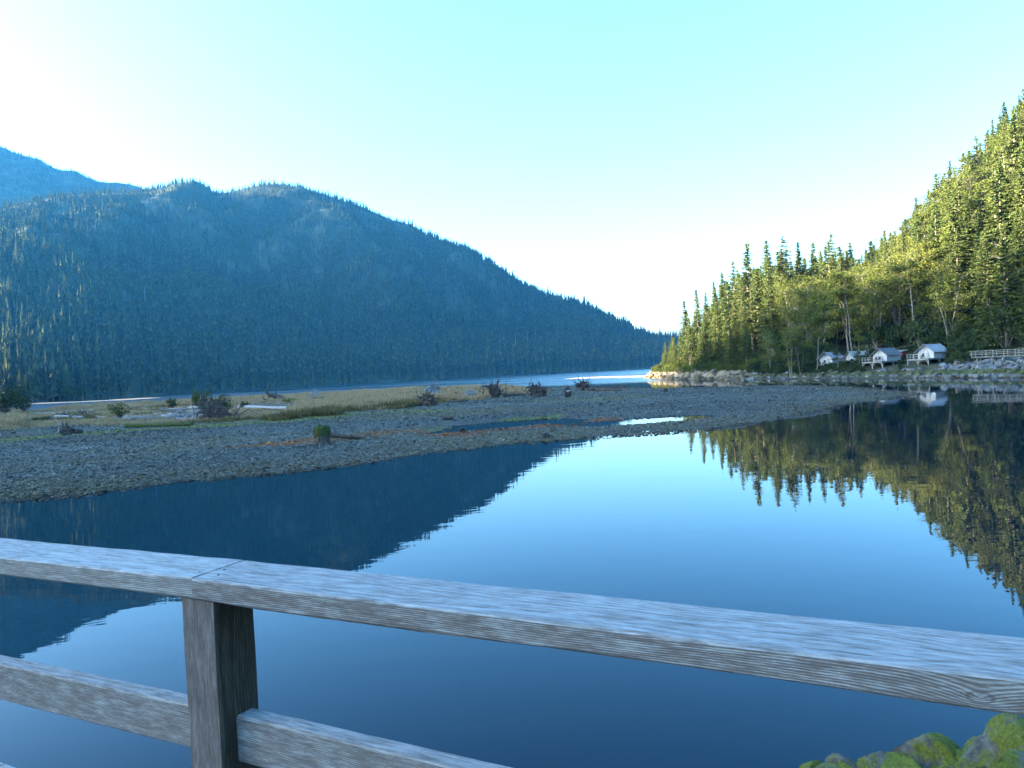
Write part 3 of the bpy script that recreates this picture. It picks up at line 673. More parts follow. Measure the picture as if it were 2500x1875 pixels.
ug = []
for _ in range(5200):
    y = RI(116, 332); s_ = RI(1.0, 24); x = float(xs(y))+s_
    if x > .72*y+6 or y < 149: continue
    if y < 176 and any(a < proj((x, y, 2))[0] < b for a, b in ((2112, 2200), (2205, 2312))): continue
    ug.append((x, y))
ug = np.array(ug); uz = hill_z(ug[:, 0], ug[:, 1]); ok = uz > np.where(ug[:, 1] < 212, .9, 1.9)+rng.uniform(0, .5, len(ug)); ug, uz = ug[ok], uz[ok]; n = len(ug); q = rng.uniform(.16, .48, n)
scatter('undergrowth', np.stack([ug[:, 0], ug[:, 1], uz-.08], 1), np.stack([rng.normal(0, .15, n), rng.normal(0, .15, n), rng.uniform(0, 6.28, n)], 1), np.stack([q*1.3, q*1.3, q], 1), np.where(ug[:, 1] < 212, rng.integers(4, 8, n), rng.integers(0, 4, n)), BC+BD, 'low undergrowth covering the right-hand bank')  # same split: darker leaf copies carry the shade of the bank in their colour
# ------------------------------------------------------------------ boulders
def rock_mesh(seed, mat, sub=2, flat=.7, rough=0):
    bm = bmesh.new(); bmesh.ops.create_icosphere(bm, subdivisions=sub, radius=1); r = random.Random(seed)
    pl = [(Vector((r.gauss(0, 1), r.gauss(0, 1), r.gauss(0, 1))).normalized(), r.uniform(.42, .8)) for _ in range(12)]
    if rough:
        Q = np.array([v.co for v in bm.verts]); RF = fbm(Q[:, 0]*2.6+Q[:, 2]*1.9+seed, Q[:, 1]*2.6-Q[:, 2]*1.7, 3, 4)
    sc3 = (r.uniform(.8, 1.25), r.uniform(.7, 1.05), flat*r.uniform(.8, 1.2))
    for v in bm.verts:
        for n_, d in pl:
            e = v.co.dot(n_)-d
            if e > 0: v.co -= n_*e
        if rough:
            q = v.co; v.co = q*(1+rough*RF[v.index]*1.6)
        else: v.co *= 1+r.uniform(-.05, .05)
        v.co = Vector((v.co.x*sc3[0], v.co.y*sc3[1], v.co.z*sc3[2]))*1.2
    me = bpy.data.meshes.new('boulder'); bm.to_mesh(me); bm.free(); me.materials.append(mat); return me
def boulder_mat(name, a, b, alg, z0, z1, amt):
    m, t, p = new_mat(name); g = posn(t); n = noise(t, 2.2, 6, .7, objc(t)); n2 = noise(t, 1.6, 5, .65, g)
    c = ramp(t, n.outputs[0], [(.3, a), (.7, b)]).outputs[0]
    oi = N(t, 'ShaderNodeObjectInfo'); c = mixc(t, 1, c, ramp(t, oi.outputs['Random'], [(0, (.65, .65, .65)), (1, (1.25, 1.25, 1.22))]).outputs[0], 'MULTIPLY')
    s = N(t, 'ShaderNodeSeparateXYZ'); t.links.new(g, s.inputs[0])
    z = math_(t, 'MULTIPLY_ADD', n2.outputs[0], 1.6*(z1-z0), math_(t, 'ADD', s.outputs[2], -.8*(z1-z0)))
    up = N(t, 'ShaderNodeMapRange'); t.links.new(z, up.inputs[0])
    for i, v in ((1, z0), (2, z0+.12*(z1-z0)), (3, 0), (4, amt)): up.inputs[i].default_value = v
    dn = N(t, 'ShaderNodeMapRange'); t.links.new(z, dn.inputs[0])
    for i, v in ((1, z1-.2*(z1-z0)), (2, z1), (3, 1), (4, 0)): dn.inputs[i].default_value = v
    f = math_(t, 'MULTIPLY', up.outputs[0], dn.outputs[0])
    ac = ramp(t, n2.outputs[0], [(.35, tuple(q*.4 for q in alg)), (.6, alg)]).outputs[0]
    c = mixc(t, math_(t, 'MULTIPLY', f, ramp(t, n.outputs[0], [(.25, (.2, .2, .2)), (.5, (1, 1, 1))]).outputs[0]), c, ac)
    t.links.new(c, p.inputs['Base Color']); bump(t, p, noise(t, 5, 8, .75, objc(t)).outputs[0], 1.0, .16); return m
M['riprap'] = boulder_mat('riprap_stone', (.07, .072, .075), (.19, .195, .195), (.07, .08, .01), .55, 1.5, .9)
M['tan'] = boulder_mat('tan_rock', (.085, .062, .04), (.21, .17, .12), (.12, .085, .03), .1, 1.3, .7)
m, t, p = new_mat('mossy_stone'); M['mossrock'] = m; g = posn(t)
n = noise(t, 6, 8, .75, g); n2 = noise(t, 2.6, 5, .6, g); n4 = noise(t, 26, 4, .7, g)
c = ramp(t, n.outputs[0], [(.3, (.022, .022, .022)), (.5, (.075, .075, .07)), (.68, (.17, .165, .155))]).outputs[0]
gn_ = N(t, 'ShaderNodeSeparateXYZ'); t.links.new(N(t, 'ShaderNodeNewGeometry').outputs['Normal'], gn_.inputs[0])
mf = math_(t, 'MULTIPLY_ADD', n2.outputs[0], 1.5, math_(t, 'MULTIPLY_ADD', n4.outputs[0], .5, math_(t, 'MULTIPLY_ADD', gn_.outputs[2], .18, -.57)))
mk = N(t, 'ShaderNodeMapRange'); t.links.new(mf, mk.inputs[0])
for i, v in ((1, .38), (2, .54), (3, 0), (4, .95)): mk.inputs[i].default_value = v
c = mixc(t, mk.outputs[0], c, ramp(t, n4.outputs[0], [(.3, (.026, .034, .004)), (.7, (.14, .155, .012))]).outputs[0])
t.links.new(c, p.inputs['Base Color']); bump(t, p, n.outputs[0], 1.0, .05)
RR = [rock_mesh(600+i, M['riprap']) for i in range(9)]; RT = [rock_mesh(640+i, M['tan'], 2, .85) for i in range(6)]; RM = [rock_mesh(680+i, M['mossrock'], 4, .85, rough=.045) for i in range(8)]
RDK = rock_mesh(671, two_tone('dark_wet_stone', (.012, .013, .013), (.04, .042, .04), 4), 2, .6)
def boulder(me, loc, s, label, group=None, name='boulder', cat='rock'):
    o = link(bpy.data.objects.new(name, me)); o.location = loc; o.scale = (s*RI(.85, 1.15), s*RI(.85, 1.15), s*RI(.85, 1.1)); o.rotation_euler = (RI(-.4, .4), RI(-.4, .4), RI(0, 6.28))
    return tag(o, label, cat, group)
k = 0; placed = []
for _ in range(4000):
    y = RI(117, 150); s = RI(-.6, 11); x = float(xs(y))+s; r = RI(.48, 1.1)
    if x > .70*y+3: continue
    if any((x-a)**2+(y-b)**2 < (.66*(r+c))**2 for a, b, c in placed): continue
    z = hz1(x, y); placed.append((x, y, r)); lab = ('pale grey boulder in the riprap under the boardwalk', 'yellow-green algae boulder in the middle riprap band', 'dark boulder at the waterline of the riprap')[0 if z > 1.9 else 1 if z > .75 else 2]; px_ = proj((x, y, z))[0]; lab = '%s %s, %s' % ('big' if r > .78 else 'mid-sized' if r > .58 else 'small', lab, 'near its left end' if px_ < 2370 else 'in its middle' if px_ < 2440 else 'near the right picture edge')
    boulder(RR[k % 9], (x, y, z+r*(.15 if z < 1.6 else -.1)), r, lab, 'riprap boulders'); k += 1
    if k >= 250: break
for q in range(130):
    y = RI(146, 214); s = RI(-.8, 4.0); x = float(xs(y))+s; z = hz1(x, y); r = RI(.28, .85)
    boulder(RR[q % 9], (x, y, max(z, -.1)+r*.1), r, '%s stone on the shaded waterline %s' % ('big' if r > .55 else 'mid-sized' if r > .4 else 'small', where(x, y, 0).replace('above', 'below')), 'stones on the shaded shore', 'shore_stone')
for q in range(90):
    y = 210+122*(q+RI(0, 1))/90; s = RI(-.8, 3.0); x = float(xs(y))+s; z = hz1(x, y); r = RI(.5, 1.5)
    boulder(RT[q % 6], (x, y, max(z, -.2)+r*.05), r, '%s tan rock on the sunlit promontory waterline, %s' % ('big' if r > 1.15 else 'mid-sized' if r > .8 else 'small', 'nearest the tents' if y < 240 else 'midway to the tip' if y < 285 else 'close to the tip'), 'tan rocks of the promontory shore', 'shore_rock')

# ------------------------------------------------------------------ tents, platforms, boardwalk
def chair(loc, rz, label):
    e = empty('deck_chair', loc, rz); tag(e, label, 'chair', 'dark deck chairs')
    MB().box((0, -.02, .36), (.56, .55, .05), Matrix.Rotation(.15, 3, 'X')).build('seat', M['black'], e)
    MB().box((0, .36, .70), (.54, .05, .80), Matrix.Rotation(-.32, 3, 'X')).build('backrest', M['black'], e)
    for s in (-1, 1):
        MB().box((s*.31, .02, .56), (.10, .66, .04)).build('armrest', M['black'], e)
        MB().box((s*.31, -.26, .27), (.06, .08, .54)).build('leg', M['black'], e)
        MB().bar((s*.31, .20, .54), (s*.31, .36, .02), .06, .06).build('leg', M['black'], e)
def tent(c, rz, lab, plab, s=1.0, deckw=4.6, front=2.6, fly='fly', rail=True, nch=1):
    Z = c.z; e = empty('wall_tent', (c.x, c.y, Z), rz); e.scale = (s, s, s); tag(e, lab, 'tent', 'canvas wall tents')
    W, L, hw, hr = 1.75, 4.6, 1.45, 2.75
    b = MB()
    b.poly([(-W, 0, .02), (W, 0, .02), (W, 0, hw), (0, 0, hr), (-W, 0, hw)]); b.poly([(W, L, .02), (-W, L, .02), (-W, L, hw), (0, L, hr), (W, L, hw)])
    b.poly([(W, 0, .02), (W, L, .02), (W, L, hw), (W, 0, hw)]); b.poly([(-W, L, .02), (-W, 0, .02), (-W, 0, hw), (-W, L, hw)])
    b.poly([(-W, 0, .02), (-W, L, .02), (W, L, .02), (W, 0, .02)])
    wl = b.build('canvas_wall', M['canvas'], e)
    f = MB(); ov = .45; sl = (hr-hw)/W
    for sg in (-1, 1):
        n_ = 8
        for j in range(n_):                    # slightly sagging fly panel with thickness
            y0 = -.65+(L+.85)*j/n_; y1 = -.65+(L+.85)*(j+1)/n_
            def zz(x, y): return hr+.16-sl*x-.05*math.sin(math.pi*(y+.65)/(L+.85))-(.05*math.sin(math.pi*x/(W+ov)))
            xa, xm, xb = 0, (W+ov)*.5, W+ov
            for q0, q1 in ((xa, xm), (xm, xb)):
                A = [(sg*q0, y0, zz(q0, y0)), (sg*q1, y0, zz(q1, y0)), (sg*q1, y1, zz(q1, y1)), (sg*q0, y1, zz(q0, y1))]
                f.poly(A if sg > 0 else A[::-1]); B = [(p[0], p[1], p[2]-.03) for p in A]; f.poly(B[::-1] if sg > 0 else B)
    f.build('fly_roof', M[fly], e)
    for x1 in (-.85, .85): MB().bar((0, -.04, hr-.12), (x1, -.04, .05), .05, .03).build('door_seam', M['seam'], e)
    MB().box((.55, -.05, 1.05), (.34, .03, .10)).build('vent_flap', M['seam'], e)
    MB().bar((0, -1.0, hr+.12), (0, L+.3, hr+.10), .09, .09).build('ridge_pole', M['greywood'], e)
    for sg in (-1, 1):
        MB().bar((sg*(W+ov-.06), -.62, -.0), (sg*(W+ov-.06), -.62, hr+.10-sl*(W+ov)), .07, .07).build('eave_pole', M['greywood'], e)
        MB().bar((0, -.68, hr+.10), (sg*(W+ov), -.68, hr+.12-sl*(W+ov)), .06, .06).build('gable_pole', M['greywood'], e)
    # platform
    d = empty('tent_platform', (c.x, c.y, Z), rz); d.scale = (s, s, s); tag(d, plab, 'platform', 'timber tent platforms')
    nb = 22; y0 = -front; y1 = L+.3; hwid = deckw/2
    for j in range(nb):
        ya = y0+(y1-y0)*j/nb; MB().box((0, ya+(y1-y0)/nb/2, -.03), (deckw, (y1-y0)/nb-.015, .05)).build('deck_plank', M['greywood'], d)
    for sg in (-1, 0, 1): MB().box((sg*(hwid-.1), (y0+y1)/2, -.16), (.09, y1-y0, .20)).build('joist', M['greywood'], d)
    MB().box((0, y0-.03, -.16), (deckw, .05, .24)).build('fascia', M['greywood'], d)
    Mi = Matrix.Rotation(rz, 3, 'Z')
    for yy in (y0+.15, (y0+y1)/2):
        for xx in (-hwid+.1, 0, hwid-.1):
            wp = Vector((c.x, c.y, 0))+Mi @ Vector((xx*s, yy*s, 0)); gl = (hz1(wp.x, wp.y)-Z)/s-.3
            if gl < -.4:
                MB().box((xx, yy, (gl-.26)/2), (.16, .16, -.26-gl)).build('post', M['greywood'], d)
                if gl < -1.0:
                    for sg in (-1, 1):
                        if abs(xx+sg*.6) < hwid: MB().bar((xx, yy, -.95), (xx+sg*.6, yy, -.27), .08, .08).build('brace', M['greywood'], d)
    if rail:
        for xx in np.linspace(-hwid+.05, hwid-.05, 4): MB().box((xx, y0+.05, .47), (.09, .09, .94)).build('rail_post', M['greywood'], d)
        for zz in (.45, .92): MB().box((0, y0+.05, zz), (deckw+.05, .06, .08)).build('rail', M['greywood'], d)
        for yy in (y0+1.1, y0+2.0): MB().box((-hwid+.05, yy, .47), (.09, .09, .94)).build('rail_post', M['greywood'], d)
        for zz in (.45, .92): MB().box((-hwid+.05, y0+1.15, zz), (.06, 2.1, .08)).build('rail', M['greywood'], d)
    for j in range(nch):
        q = Vector((.5+.95*j-.4*nch, -front*.5, 0)); w_ = Vector((c.x, c.y, Z))+Mi @ (q*s); chair(w_, rz+RI(-.2, .2), 'dark deck chair in front of the '+lab.split(',')[0][:0]+('rightmost tent' if 'rightmost' in lab else 'third tent' if 'third' in lab else 'leftmost tent' if 'leftmost' in lab else 'second tent'))
RZT = math.radians(-62)
tent(TENT_SPOTS[0], RZT, 'brightest white canvas tent, rightmost of the row, on a railed platform', 'railed timber platform on posts under the rightmost tent', 1.04, 4.6, 2.8, nch=1)
tent(TENT_SPOTS[1], RZT, 'third canvas tent, shaded, with grey fly beside the red shed', 'timber platform on braced posts under the third tent', 1.02, 5.0, 2.8, 'flyshade', nch=2)
tent(TENT_SPOTS[2], RZT-.25, 'second canvas tent, half hidden by a slender alder', 'low timber platform under the second tent', .92, 4.2, 2.2, nch=0)
tent(TENT_SPOTS[3], RZT+.1, 'leftmost white canvas tent standing apart below the tall alder', 'timber platform under the leftmost tent', 1.06, 4.4, 2.0, nch=1)
p = at(2196, 877, Y=178); e = empty('shed', (p.x, p.y, p.z-.4), RZT); tag(e, 'small red shed with grey roof behind the third tent', 'shed')
for j in range(9): MB().box((-1.2+.3*j*.97, 0, 1.1), (.27, 1.9, 2.2)).build('wall_board', M['red'], e)
MB().box((0, 0, 2.32), (3.0, 2.5, .10), Matrix.Rotation(.12, 3, 'X')).build('roof', M['greywood'], e)
MB().box((.5, -.98, .95), (.8, .05, 1.8)).build('door', M['red'], e); MB().box((0, 0, -.9), (2.4, 1.8, 1.8)).build('foundation', M['greywood'], e)
A = at(2376, 871, Y=141); B = at(2580, 862, Y=131); e = empty('boardwalk', A, math.atan2(B.y-A.y, B.x-A.x)); tag(e, 'grey timber boardwalk with railings on posts above the riprap', 'boardwalk')
L = (B.xy-A.xy).length; dz = (B.z-A.z)/L
for j in range(int(L/.28)):
    x = .14+j*.28; MB().box((x, 0, dz*x-.03), (.265, 1.8, .05)).build('deck_plank', M['greywood'], e)
for yy in (-.85, .85):
    MB().bar((0, yy, -.18), (L, yy, dz*L-.18), .22, .12).build('beam', M['greywood'], e)
    for zz in (.38, .68, 1.0): MB().bar((-.3, yy, zz), (L, yy, dz*L+zz), .09, .07).build('rail', M['greywood'], e)
    for j in range(int(L/1.75)+1):
        x = .05+j*1.75; MB().box((x, yy+.075*(1 if yy > 0 else -1), dz*x+.42), (.11, .09, 1.25)).build('rail_post', M['greywood'], e)
for x in (.9, 3.3, 5.0, 8.6, 10.9, 13.5, 16):
    if x > L: continue
    for yy in (-.7, .7):
        wp = Matrix.Rotation(e.rotation_euler.z, 3, 'Z') @ Vector((x, yy, 0))+A; gl = hz1(wp.x, wp.y)-A.z-.5; tp = dz*x-.30
        MB().box((x, yy, (gl+tp)/2), (.20, .20, max(.2, tp-gl))).build('post', M['greywood'], e)

# ------------------------------------------------------------------ debris on the bar
def log(p0, p1, r, mat, label, group=None, name='driftwood_log', lift=.8, stubs=2):
    p0 = Vector(p0); p1 = Vector(p1); d = p1-p0; n_ = 8; pts = []; rad = []
    for i in range(n_):
        k = i/(n_-1); q = p0+d*k; pts.append(q-p0+Vector((RI(-.05, .05), RI(-.12, .12), r*lift+RI(-.02, .03)))); rad.append(r*(1.1-.45*k)*RI(.93, 1.07))
    b = MB().tube(pts, rad, 9, True, .06)
    for _ in range(stubs):
        k = random.randrange(1, n_-1); a = RI(0, 6.28); b.tube([pts[k], pts[k]+Vector((math.cos(a)*.3, math.sin(a)*.4, RI(.2, .6))*1)*r*4], [r*.3, r*.1], 5)
    o = b.build(name, mat, None, False); o.location = p0; return tag(o, label, 'log', group)
def rootwad(c, wid, hgt, label, mat='deadwood', seed=0, yaw=None, nroots=26, trunk=2.6, rise=.42, cat='root wad', name='root_wad'):
    r = random.Random(seed); e = empty(name, c, r.uniform(-.5, .5) if yaw is None else yaw); tag(e, label, cat)
    tk = MB(); R = wid*.5; zc = hgt*rise
    tk.tube([(0, -.1, zc), (0, .25, zc), (.1, trunk*.5, zc*.7), (.2, trunk, zc*.45)], [R*.55, R*.42, R*.28, R*.22], 10, True, .15)
    tk.build('trunk', M[mat], e)
    bm = bmesh.new(); bmesh.ops.create_icosphere(bm, subdivisions=3, radius=1)
    for v_ in bm.verts:
        n_ = v_.co.copy(); q = .92+1.1*float(fbm(np.array([n_.x*3.1+seed*3.7]), np.array([n_.z*3.1+n_.y*2.7]), 4, 3)[0])
        v_.co = Vector((n_.x*R*.66*q, n_.y*R*.34*q, zc*.8+n_.z*hgt*.42*q)); v_.co.z = max(v_.co.z, .0)
    mb_ = bpy.data.meshes.new('root_plate'); bm.to_mesh(mb_); bm.free(); mb_.materials.append(M[mat]); link(bpy.data.objects.new('root_plate', mb_), e)
    rt = MB()
    nroots = int(nroots*1.5)
    for i in range(nroots):
        a = 6.283*i/nroots+r.uniform(-.35, .35); up = math.sin(a); reach = (R*abs(math.cos(a))+(hgt-zc if up > 0 else zc)*abs(up))*r.uniform(.55, 1.25)*(1.3 if r.random() < .12 else 1)
        pts = []; bend = r.uniform(-1.1, 1.1)
        for k in (0, .25, .45, .65, .82, 1):
            aa = a+bend*k+r.uniform(-.25, .25)*k; pts.append((math.cos(aa)*reach*k*r.uniform(.85, 1.1), -.15-.5*k*r.uniform(-.6, 1)*R*.5, max(.02, zc+math.sin(aa)*reach*k*r.uniform(.8, 1.1))))
        t0 = R*r.uniform(.07, .15); rt.tube(pts, [t0, t0*.75, t0*.6, t0*.42, t0*.28, t0*.1], 5, False, .1)
        if r.random() < .6:
            q = Vector(pts[2]); rt.tube([q, q+Vector((r.uniform(-.4, .4), r.uniform(-.3, .2), r.uniform(-.1, .5)))*R*.7], [t0*.35, t0*.08], 4, False)
    rt.build('roots', M[mat], e); return e
def rw(px, base, wpx, hpx, label, **kw):
    c = onbar(px, base); k = c.y/FPX; return rootwad((c.x, c.y, c.z-.05), wpx*k, hpx*k, label, **kw)
rw(1042, 991, 52, 33, 'dark upturned root wad where the gravel meets the straw grass', seed=1, nroots=34)
rw(1055, 971, 56, 34, 'tall splintered silver-brown root wad standing in the straw grass', seed=2, mat='silverwood', nroots=22)
rw(993, 969, 14, 14, 'small broken stump in the grass left of the splintered root wad', seed=3, nroots=9)
rw(1112, 970, 20, 18, 'small dark pointed stump in the straw grass', seed=4, nroots=8)
rw(1148, 970, 36, 17, 'low rounded root ball with pale roots in the grass', seed=5, mat='silverwood', nroots=20)
ew = rw(1208, 968, 46, 40, 'large black root wad with a long curled root against the inlet', seed=6, nroots=26)
c = onbar(1236, 966); k = c.y/FPX; cu = MB(); cu.tube([(-12*k, 0, 4*k), (-2*k, 0, 6*k), (1*k, 0, 14*k), (0, 0, 26*k), (3*k, 0, 36*k), (12*k, 0, 40*k)], [.12, .1, .08, .06, .05, .03], 5, False)
o = cu.build('curled_root', M['deadwood'], ew); o.matrix_parent_inverse = Matrix.Identity(4); o.location = Matrix.Rotation(-ew.rotation_euler.z, 3, 'Z') @ (c-ew.location); o.rotation_euler = (0, 0, -ew.rotation_euler.z)
c = onbar(1180, 967); k = c.y/FPX; e = empty('dead_sapling', c); tag(e, 'thin bare dead sapling beside the large black root wad', 'dead tree')
MB().tube([(0, 0, -.1), (1*k, 0, 16*k), (-1*k, 0, 36*k)], [.14, .09, .03], 5).build('trunk', M['deadwood'], e)
for a in ((-14, 12, 18), (-8, 22, 26), (6, 18, 28)): MB().tube([(0, 0, (a[1]-4)*k), (a[0]*.6*k, 0, a[1]*k), (a[0]*k, 0, a[2]*k)], [.07, .05, .02], 4).build('branch', M['deadwood'], e)
rw(1314, 968, 56, 29, 'wide bristling root wad on the gravel right of the curled root', seed=8, nroots=40, trunk=1.2)
g_ = rw(1386, 970, 24, 32, 'dark stump with a pale cut patch near the gravel crest', seed=9, nroots=16, trunk=.8)
MB().box((.1, -.75, 1.15), (.6, .05, .16)).build('cut_face', M['canvas'], g_)
rw(1424, 953, 44, 27, 'arched root mass of the fallen tree at the water edge', seed=10, nroots=18)
c0 = onbar(1430, 953); c1 = onbar(1516, 955); log(c0, c1, .30, M['deadwood'], 'fallen tree trunk with upright bare twigs at the water edge', None, 'fallen_trunk', .8, 14)
for j in range(9):
    q = onbar(1440+j*9+RI(-3, 3), 954); k = q.y/FPX; hh = RI(8, 22)*k; b = MB(); b.tube([(0, 0, -.05), (RI(-.3, .3), 0, hh*.5), (RI(-.9, .9), 0, hh)], [.06, .04, .015], 4)
    o = b.build('bare_branch', M['deadwood']); o.location = q; tag(o, 'thin bare branch sticking up from the fallen tree', 'branch', 'bare branches of the fallen tree')
rw(1625, 957, 16, 13, 'lone small dark stump on the gravel near the promontory', seed=11, nroots=9, trunk=.5)
rw(163, 1061, 46, 26, 'dark root wad on the gravel at the left', seed=12, nroots=20)
c = onbar(147, 1056); k = c.y/FPX; MBt = MB().tube([(0, 0, -.05), (.05, 0, 14*k), (-3*k, 0, 28*k)], [.26, .17, .06], 7, True, .2); o = MBt.build('broken_snag', M['silverwood']); o.location = c; tag(o, 'pale broken snag leaning behind the left root wad', 'snag')
rw(522, 1024, 84, 52, 'large tangled dark root mass at the right end of the log jam', seed=13, nroots=44)
rw(770, 976, 36, 22, 'silver upturned roots in the straw grass behind the mossy stump', seed=14, mat='silverwood', nroots=20)
c = onbar(672, 984); k = c.y/FPX; e = empty('twisted_deadwood', c); tag(e, 'dark twisted dead tree arching out of the grass', 'dead tree')
MB().tube([(24*k, 0, -.1), (14*k, 0, 12*k), (0, 0, 17*k), (-14*k, 0, 22*k), (-21*k, 0, 29*k), (-23*k, 0, 34*k)], [.9, .75, .5, .4, .35, .2], 8, True, .15).build('trunk', M['deadwood'], e)
for q in (((-12*k, 0, 21*k), (-15*k, 0, 13*k), (-26*k, 0, 0)), ((2*k, 0, 17*k), (4*k, 0, 26*k), (2*k, 0, 32*k)), ((-20*k, 0, 8*k), (-28*k, 0, 12*k), (-30*k, 0, 20*k))): MB().tube(q, [.2, .16, .06], 5).build('branch', M['deadwood'], e)
# mossy stump with log
c = onbar(788, 1087); k = c.y/FPX; e = empty('mossy_stump', (c.x, c.y, c.z-.1)); tag(e, 'tall stump draped in green moss on the gravel', 'stump')
r = random.Random(5); b = MB(); W_ = 19*k; Hs = 52*k
b.tube([(0, 0, 0), (0, 0, Hs*.12), (0, 0, Hs*.45), (.02, 0, Hs*.8), (.04, 0, Hs*.93)], [W_*1.25, W_*1.0, W_*.95, W_*.93, W_*.7], 14, True, .07); b.build('trunk', M['deadwood'], e)
ms = MB()
for i in range(300):
    a = r.uniform(0, 6.28); top = r.random() < .35; rr = W_*(r.uniform(0, 1.05) if top else r.uniform(.95, 1.12)); z0 = Hs*(r.uniform(.88, 1.02) if top else r.uniform(.6, .95)); L = r.uniform(.12, .5)
    p0 = Vector((math.cos(a)*rr, math.sin(a)*rr, z0)); p1 = p0+Vector((math.cos(a)*.06, math.sin(a)*.06, -L if not top else r.uniform(.02, .12))); sd_ = Vector((-math.sin(a), math.cos(a), 0))*r.uniform(.02, .06)
    ms.poly([p0-sd_, p0+sd_, p1+sd_*.4, p1-sd_*.4])
cap = MB().tube([(.03, 0, Hs*.80), (.03, 0, Hs*.92), (.03, 0, Hs*1.0)], [W_*1.0, W_*.95, W_*.5], 12, True, .12); cap.build('moss_cap', M['moss'], e); ms.build('moss_strands', M['moss'], e)
rt = MB()
for i in range(8):
    a = i*.785+r.uniform(-.2, .2); rt.tube([(math.cos(a)*W_*.8, math.sin(a)*W_*.8, Hs*.16), (math.cos(a)*W_*1.4, math.sin(a)*W_*1.4, .12), (math.cos(a)*W_*2.1, math.sin(a)*W_*2.1, 0)], [.16, .11, .03], 6, False)
rt.build('roots', M['deadwood'], e)
c0 = onbar(808, 1075); c1 = onbar(890, 1073); log(Vector((c0.x, c0.y, c0.z+.35)), c1, .20, M['deadwood'], 'straight dark log leaning against the mossy stump', None, 'leaning_log', .5, 0)
c0 = onbar(890, 1074); c1 = onbar(955, 1070); log(c0, c1, .06, M['deadwood'], 'thin dark stick on the gravel beyond the leaning log', None, 'stick', .8, 0)
c0 = onbar(712, 1094); c1 = onbar(765, 1089); log(c0, c1, .07, M['deadwood'], 'dark stick on the gravel left of the mossy stump', None, 'stick', .8, 1)
# log jam
J = 'silver driftwood log in the jam left of the root mass'
for (a, b, rr, lab) in [((395, 1020), (491, 1021), .30, 'longest pale log at the front of the log jam'), ((431, 1026), (490, 1024), .22, J), ((423, 1013), (506, 1013), .26, J), ((430, 1005), (474, 997), .28, 'pale log tilted up behind the log jam'), ((478, 1006), (508, 1005), .2, J), ((402, 1013), (440, 1008), .2, J), ((380, 1012), (420, 1018), .22, J),
                        ((585, 999), (702, 1002), .50, 'thick pale log right of the root mass before the grass'),
                        ((103, 1026), (142, 1022), .26, 'pale driftwood log among the left grass'), ((136, 1020), (168, 1019), .34, 'short thick white log among the left grass'), ((180, 1022), (203, 1022), .36, 'short white log right of the thick white one'), ((85, 1011), (158, 1010), .28, 'long grey log behind the white logs at the left'), ((174, 1006), (228, 1003), .28, 'grey log behind the left white logs'), ((234, 1020), (261, 1020), .22, 'short pale log half hidden by grass'), ((282, 1024), (306, 1020), .22, 'pale log end left of the log jam')]:
    log(onbar(*a), onbar(*b), rr*.85, M['silverwood'], lab, 'logs of the jam' if lab == J else None)
for j in range(11):
    px = 392+RI(0, 120); py = 1002+RI(0, 20); a_ = RI(-5, 5); q0 = onbar(px, py); q1 = onbar(px+RI(22, 60), py+a_)
    q0.z += RI(.1, .6); q1.z += RI(0, .8); log(q0, q1, RI(.12, .26), M['silverwood' if j % 3 else 'deadwood'], 'dark log crossing the silver ones in the log jam' if j % 3 == 0 else J, 'logs of the jam')
log(onbar(308, 1044), onbar(469, 1040), .30, M['moss'], 'long green mossy log lying along the gravel edge')
log(onbar(1228, 968), onbar(1282, 965), .26, M['deadwood'], 'dark log on the gravel beside the curled root')
for a, b in (((1100, 982), (1142, 980)), ((1080, 1026), (1106, 1025)), ((668, 1018), (698, 1013)), ((1570, 945), (1620, 944)), ((1690, 946), (1720, 945))):
    log(onbar(*a), onbar(*b), .2, M['deadwood'], 'low dark driftwood scrap lying on the gravel', 'driftwood scraps on the gravel')
for px, py, s, lab in ((1331, 1070, .55, 'dark boulder at the near gravel waterline'), (1132, 1054, .55, 'dark boulder at the end of the gravel pool'), (1222, 1051, .3, 'small dark rock beside the gravel pool')):
    c = onbar(px, py); boulder(RDK, (c.x, c.y, c.z+.1), s*.8, lab)
# shrubs on the flats
for px, base, w_, h_, i, lab, dk in [(14, 1016, 110, 76, 0, 'dense dark green thicket at the left edge of the flats', 1), (58, 1012, 60, 56, 2, 'dark green shrub at the right end of the left thicket', 1), (100, 1030, 74, 14, 1, 'low dark green clump in front of the white logs', 1), (292, 1022, 66, 44, 2, 'loose pale olive shrub left of the log jam', 0), (421, 1000, 36, 30, 3, 'small flat-topped shrub behind the log jam', 1), (500, 1014, 50, 66, 2, 'tall dark shrub growing from the log jam', 1), (545, 1016, 60, 56, 0, 'dark green shrub above the root mass', 1), (480, 1000, 30, 50, 3, 'thin grey-green shrub behind the log jam', 0), (595, 1000, 30, 22, 1, 'small shrub right of the root mass', 1), (712, 990, 60, 20, 1, 'low olive shrub below the twisted dead tree', 0), (770, 982, 60, 14, 3, 'low straw-green shrub around the silver roots', 0)]:
    c = onbar(px, base); k = c.y/FPX; bb = bv[i]; Rr = (1.7, 1.8, 1.6, 1.4)[i]; Hr = (2.4, 1.8, 3.0, 2.0)[i]
    plant('shrub', R3T[i], (R3D if dk else R3C)[i], (c.x, c.y, c.z-.1), w_*k/(2*Rr)*1.1, h_*k/Hr, lab, 'shrub', None, ('stem', 'foliage'))
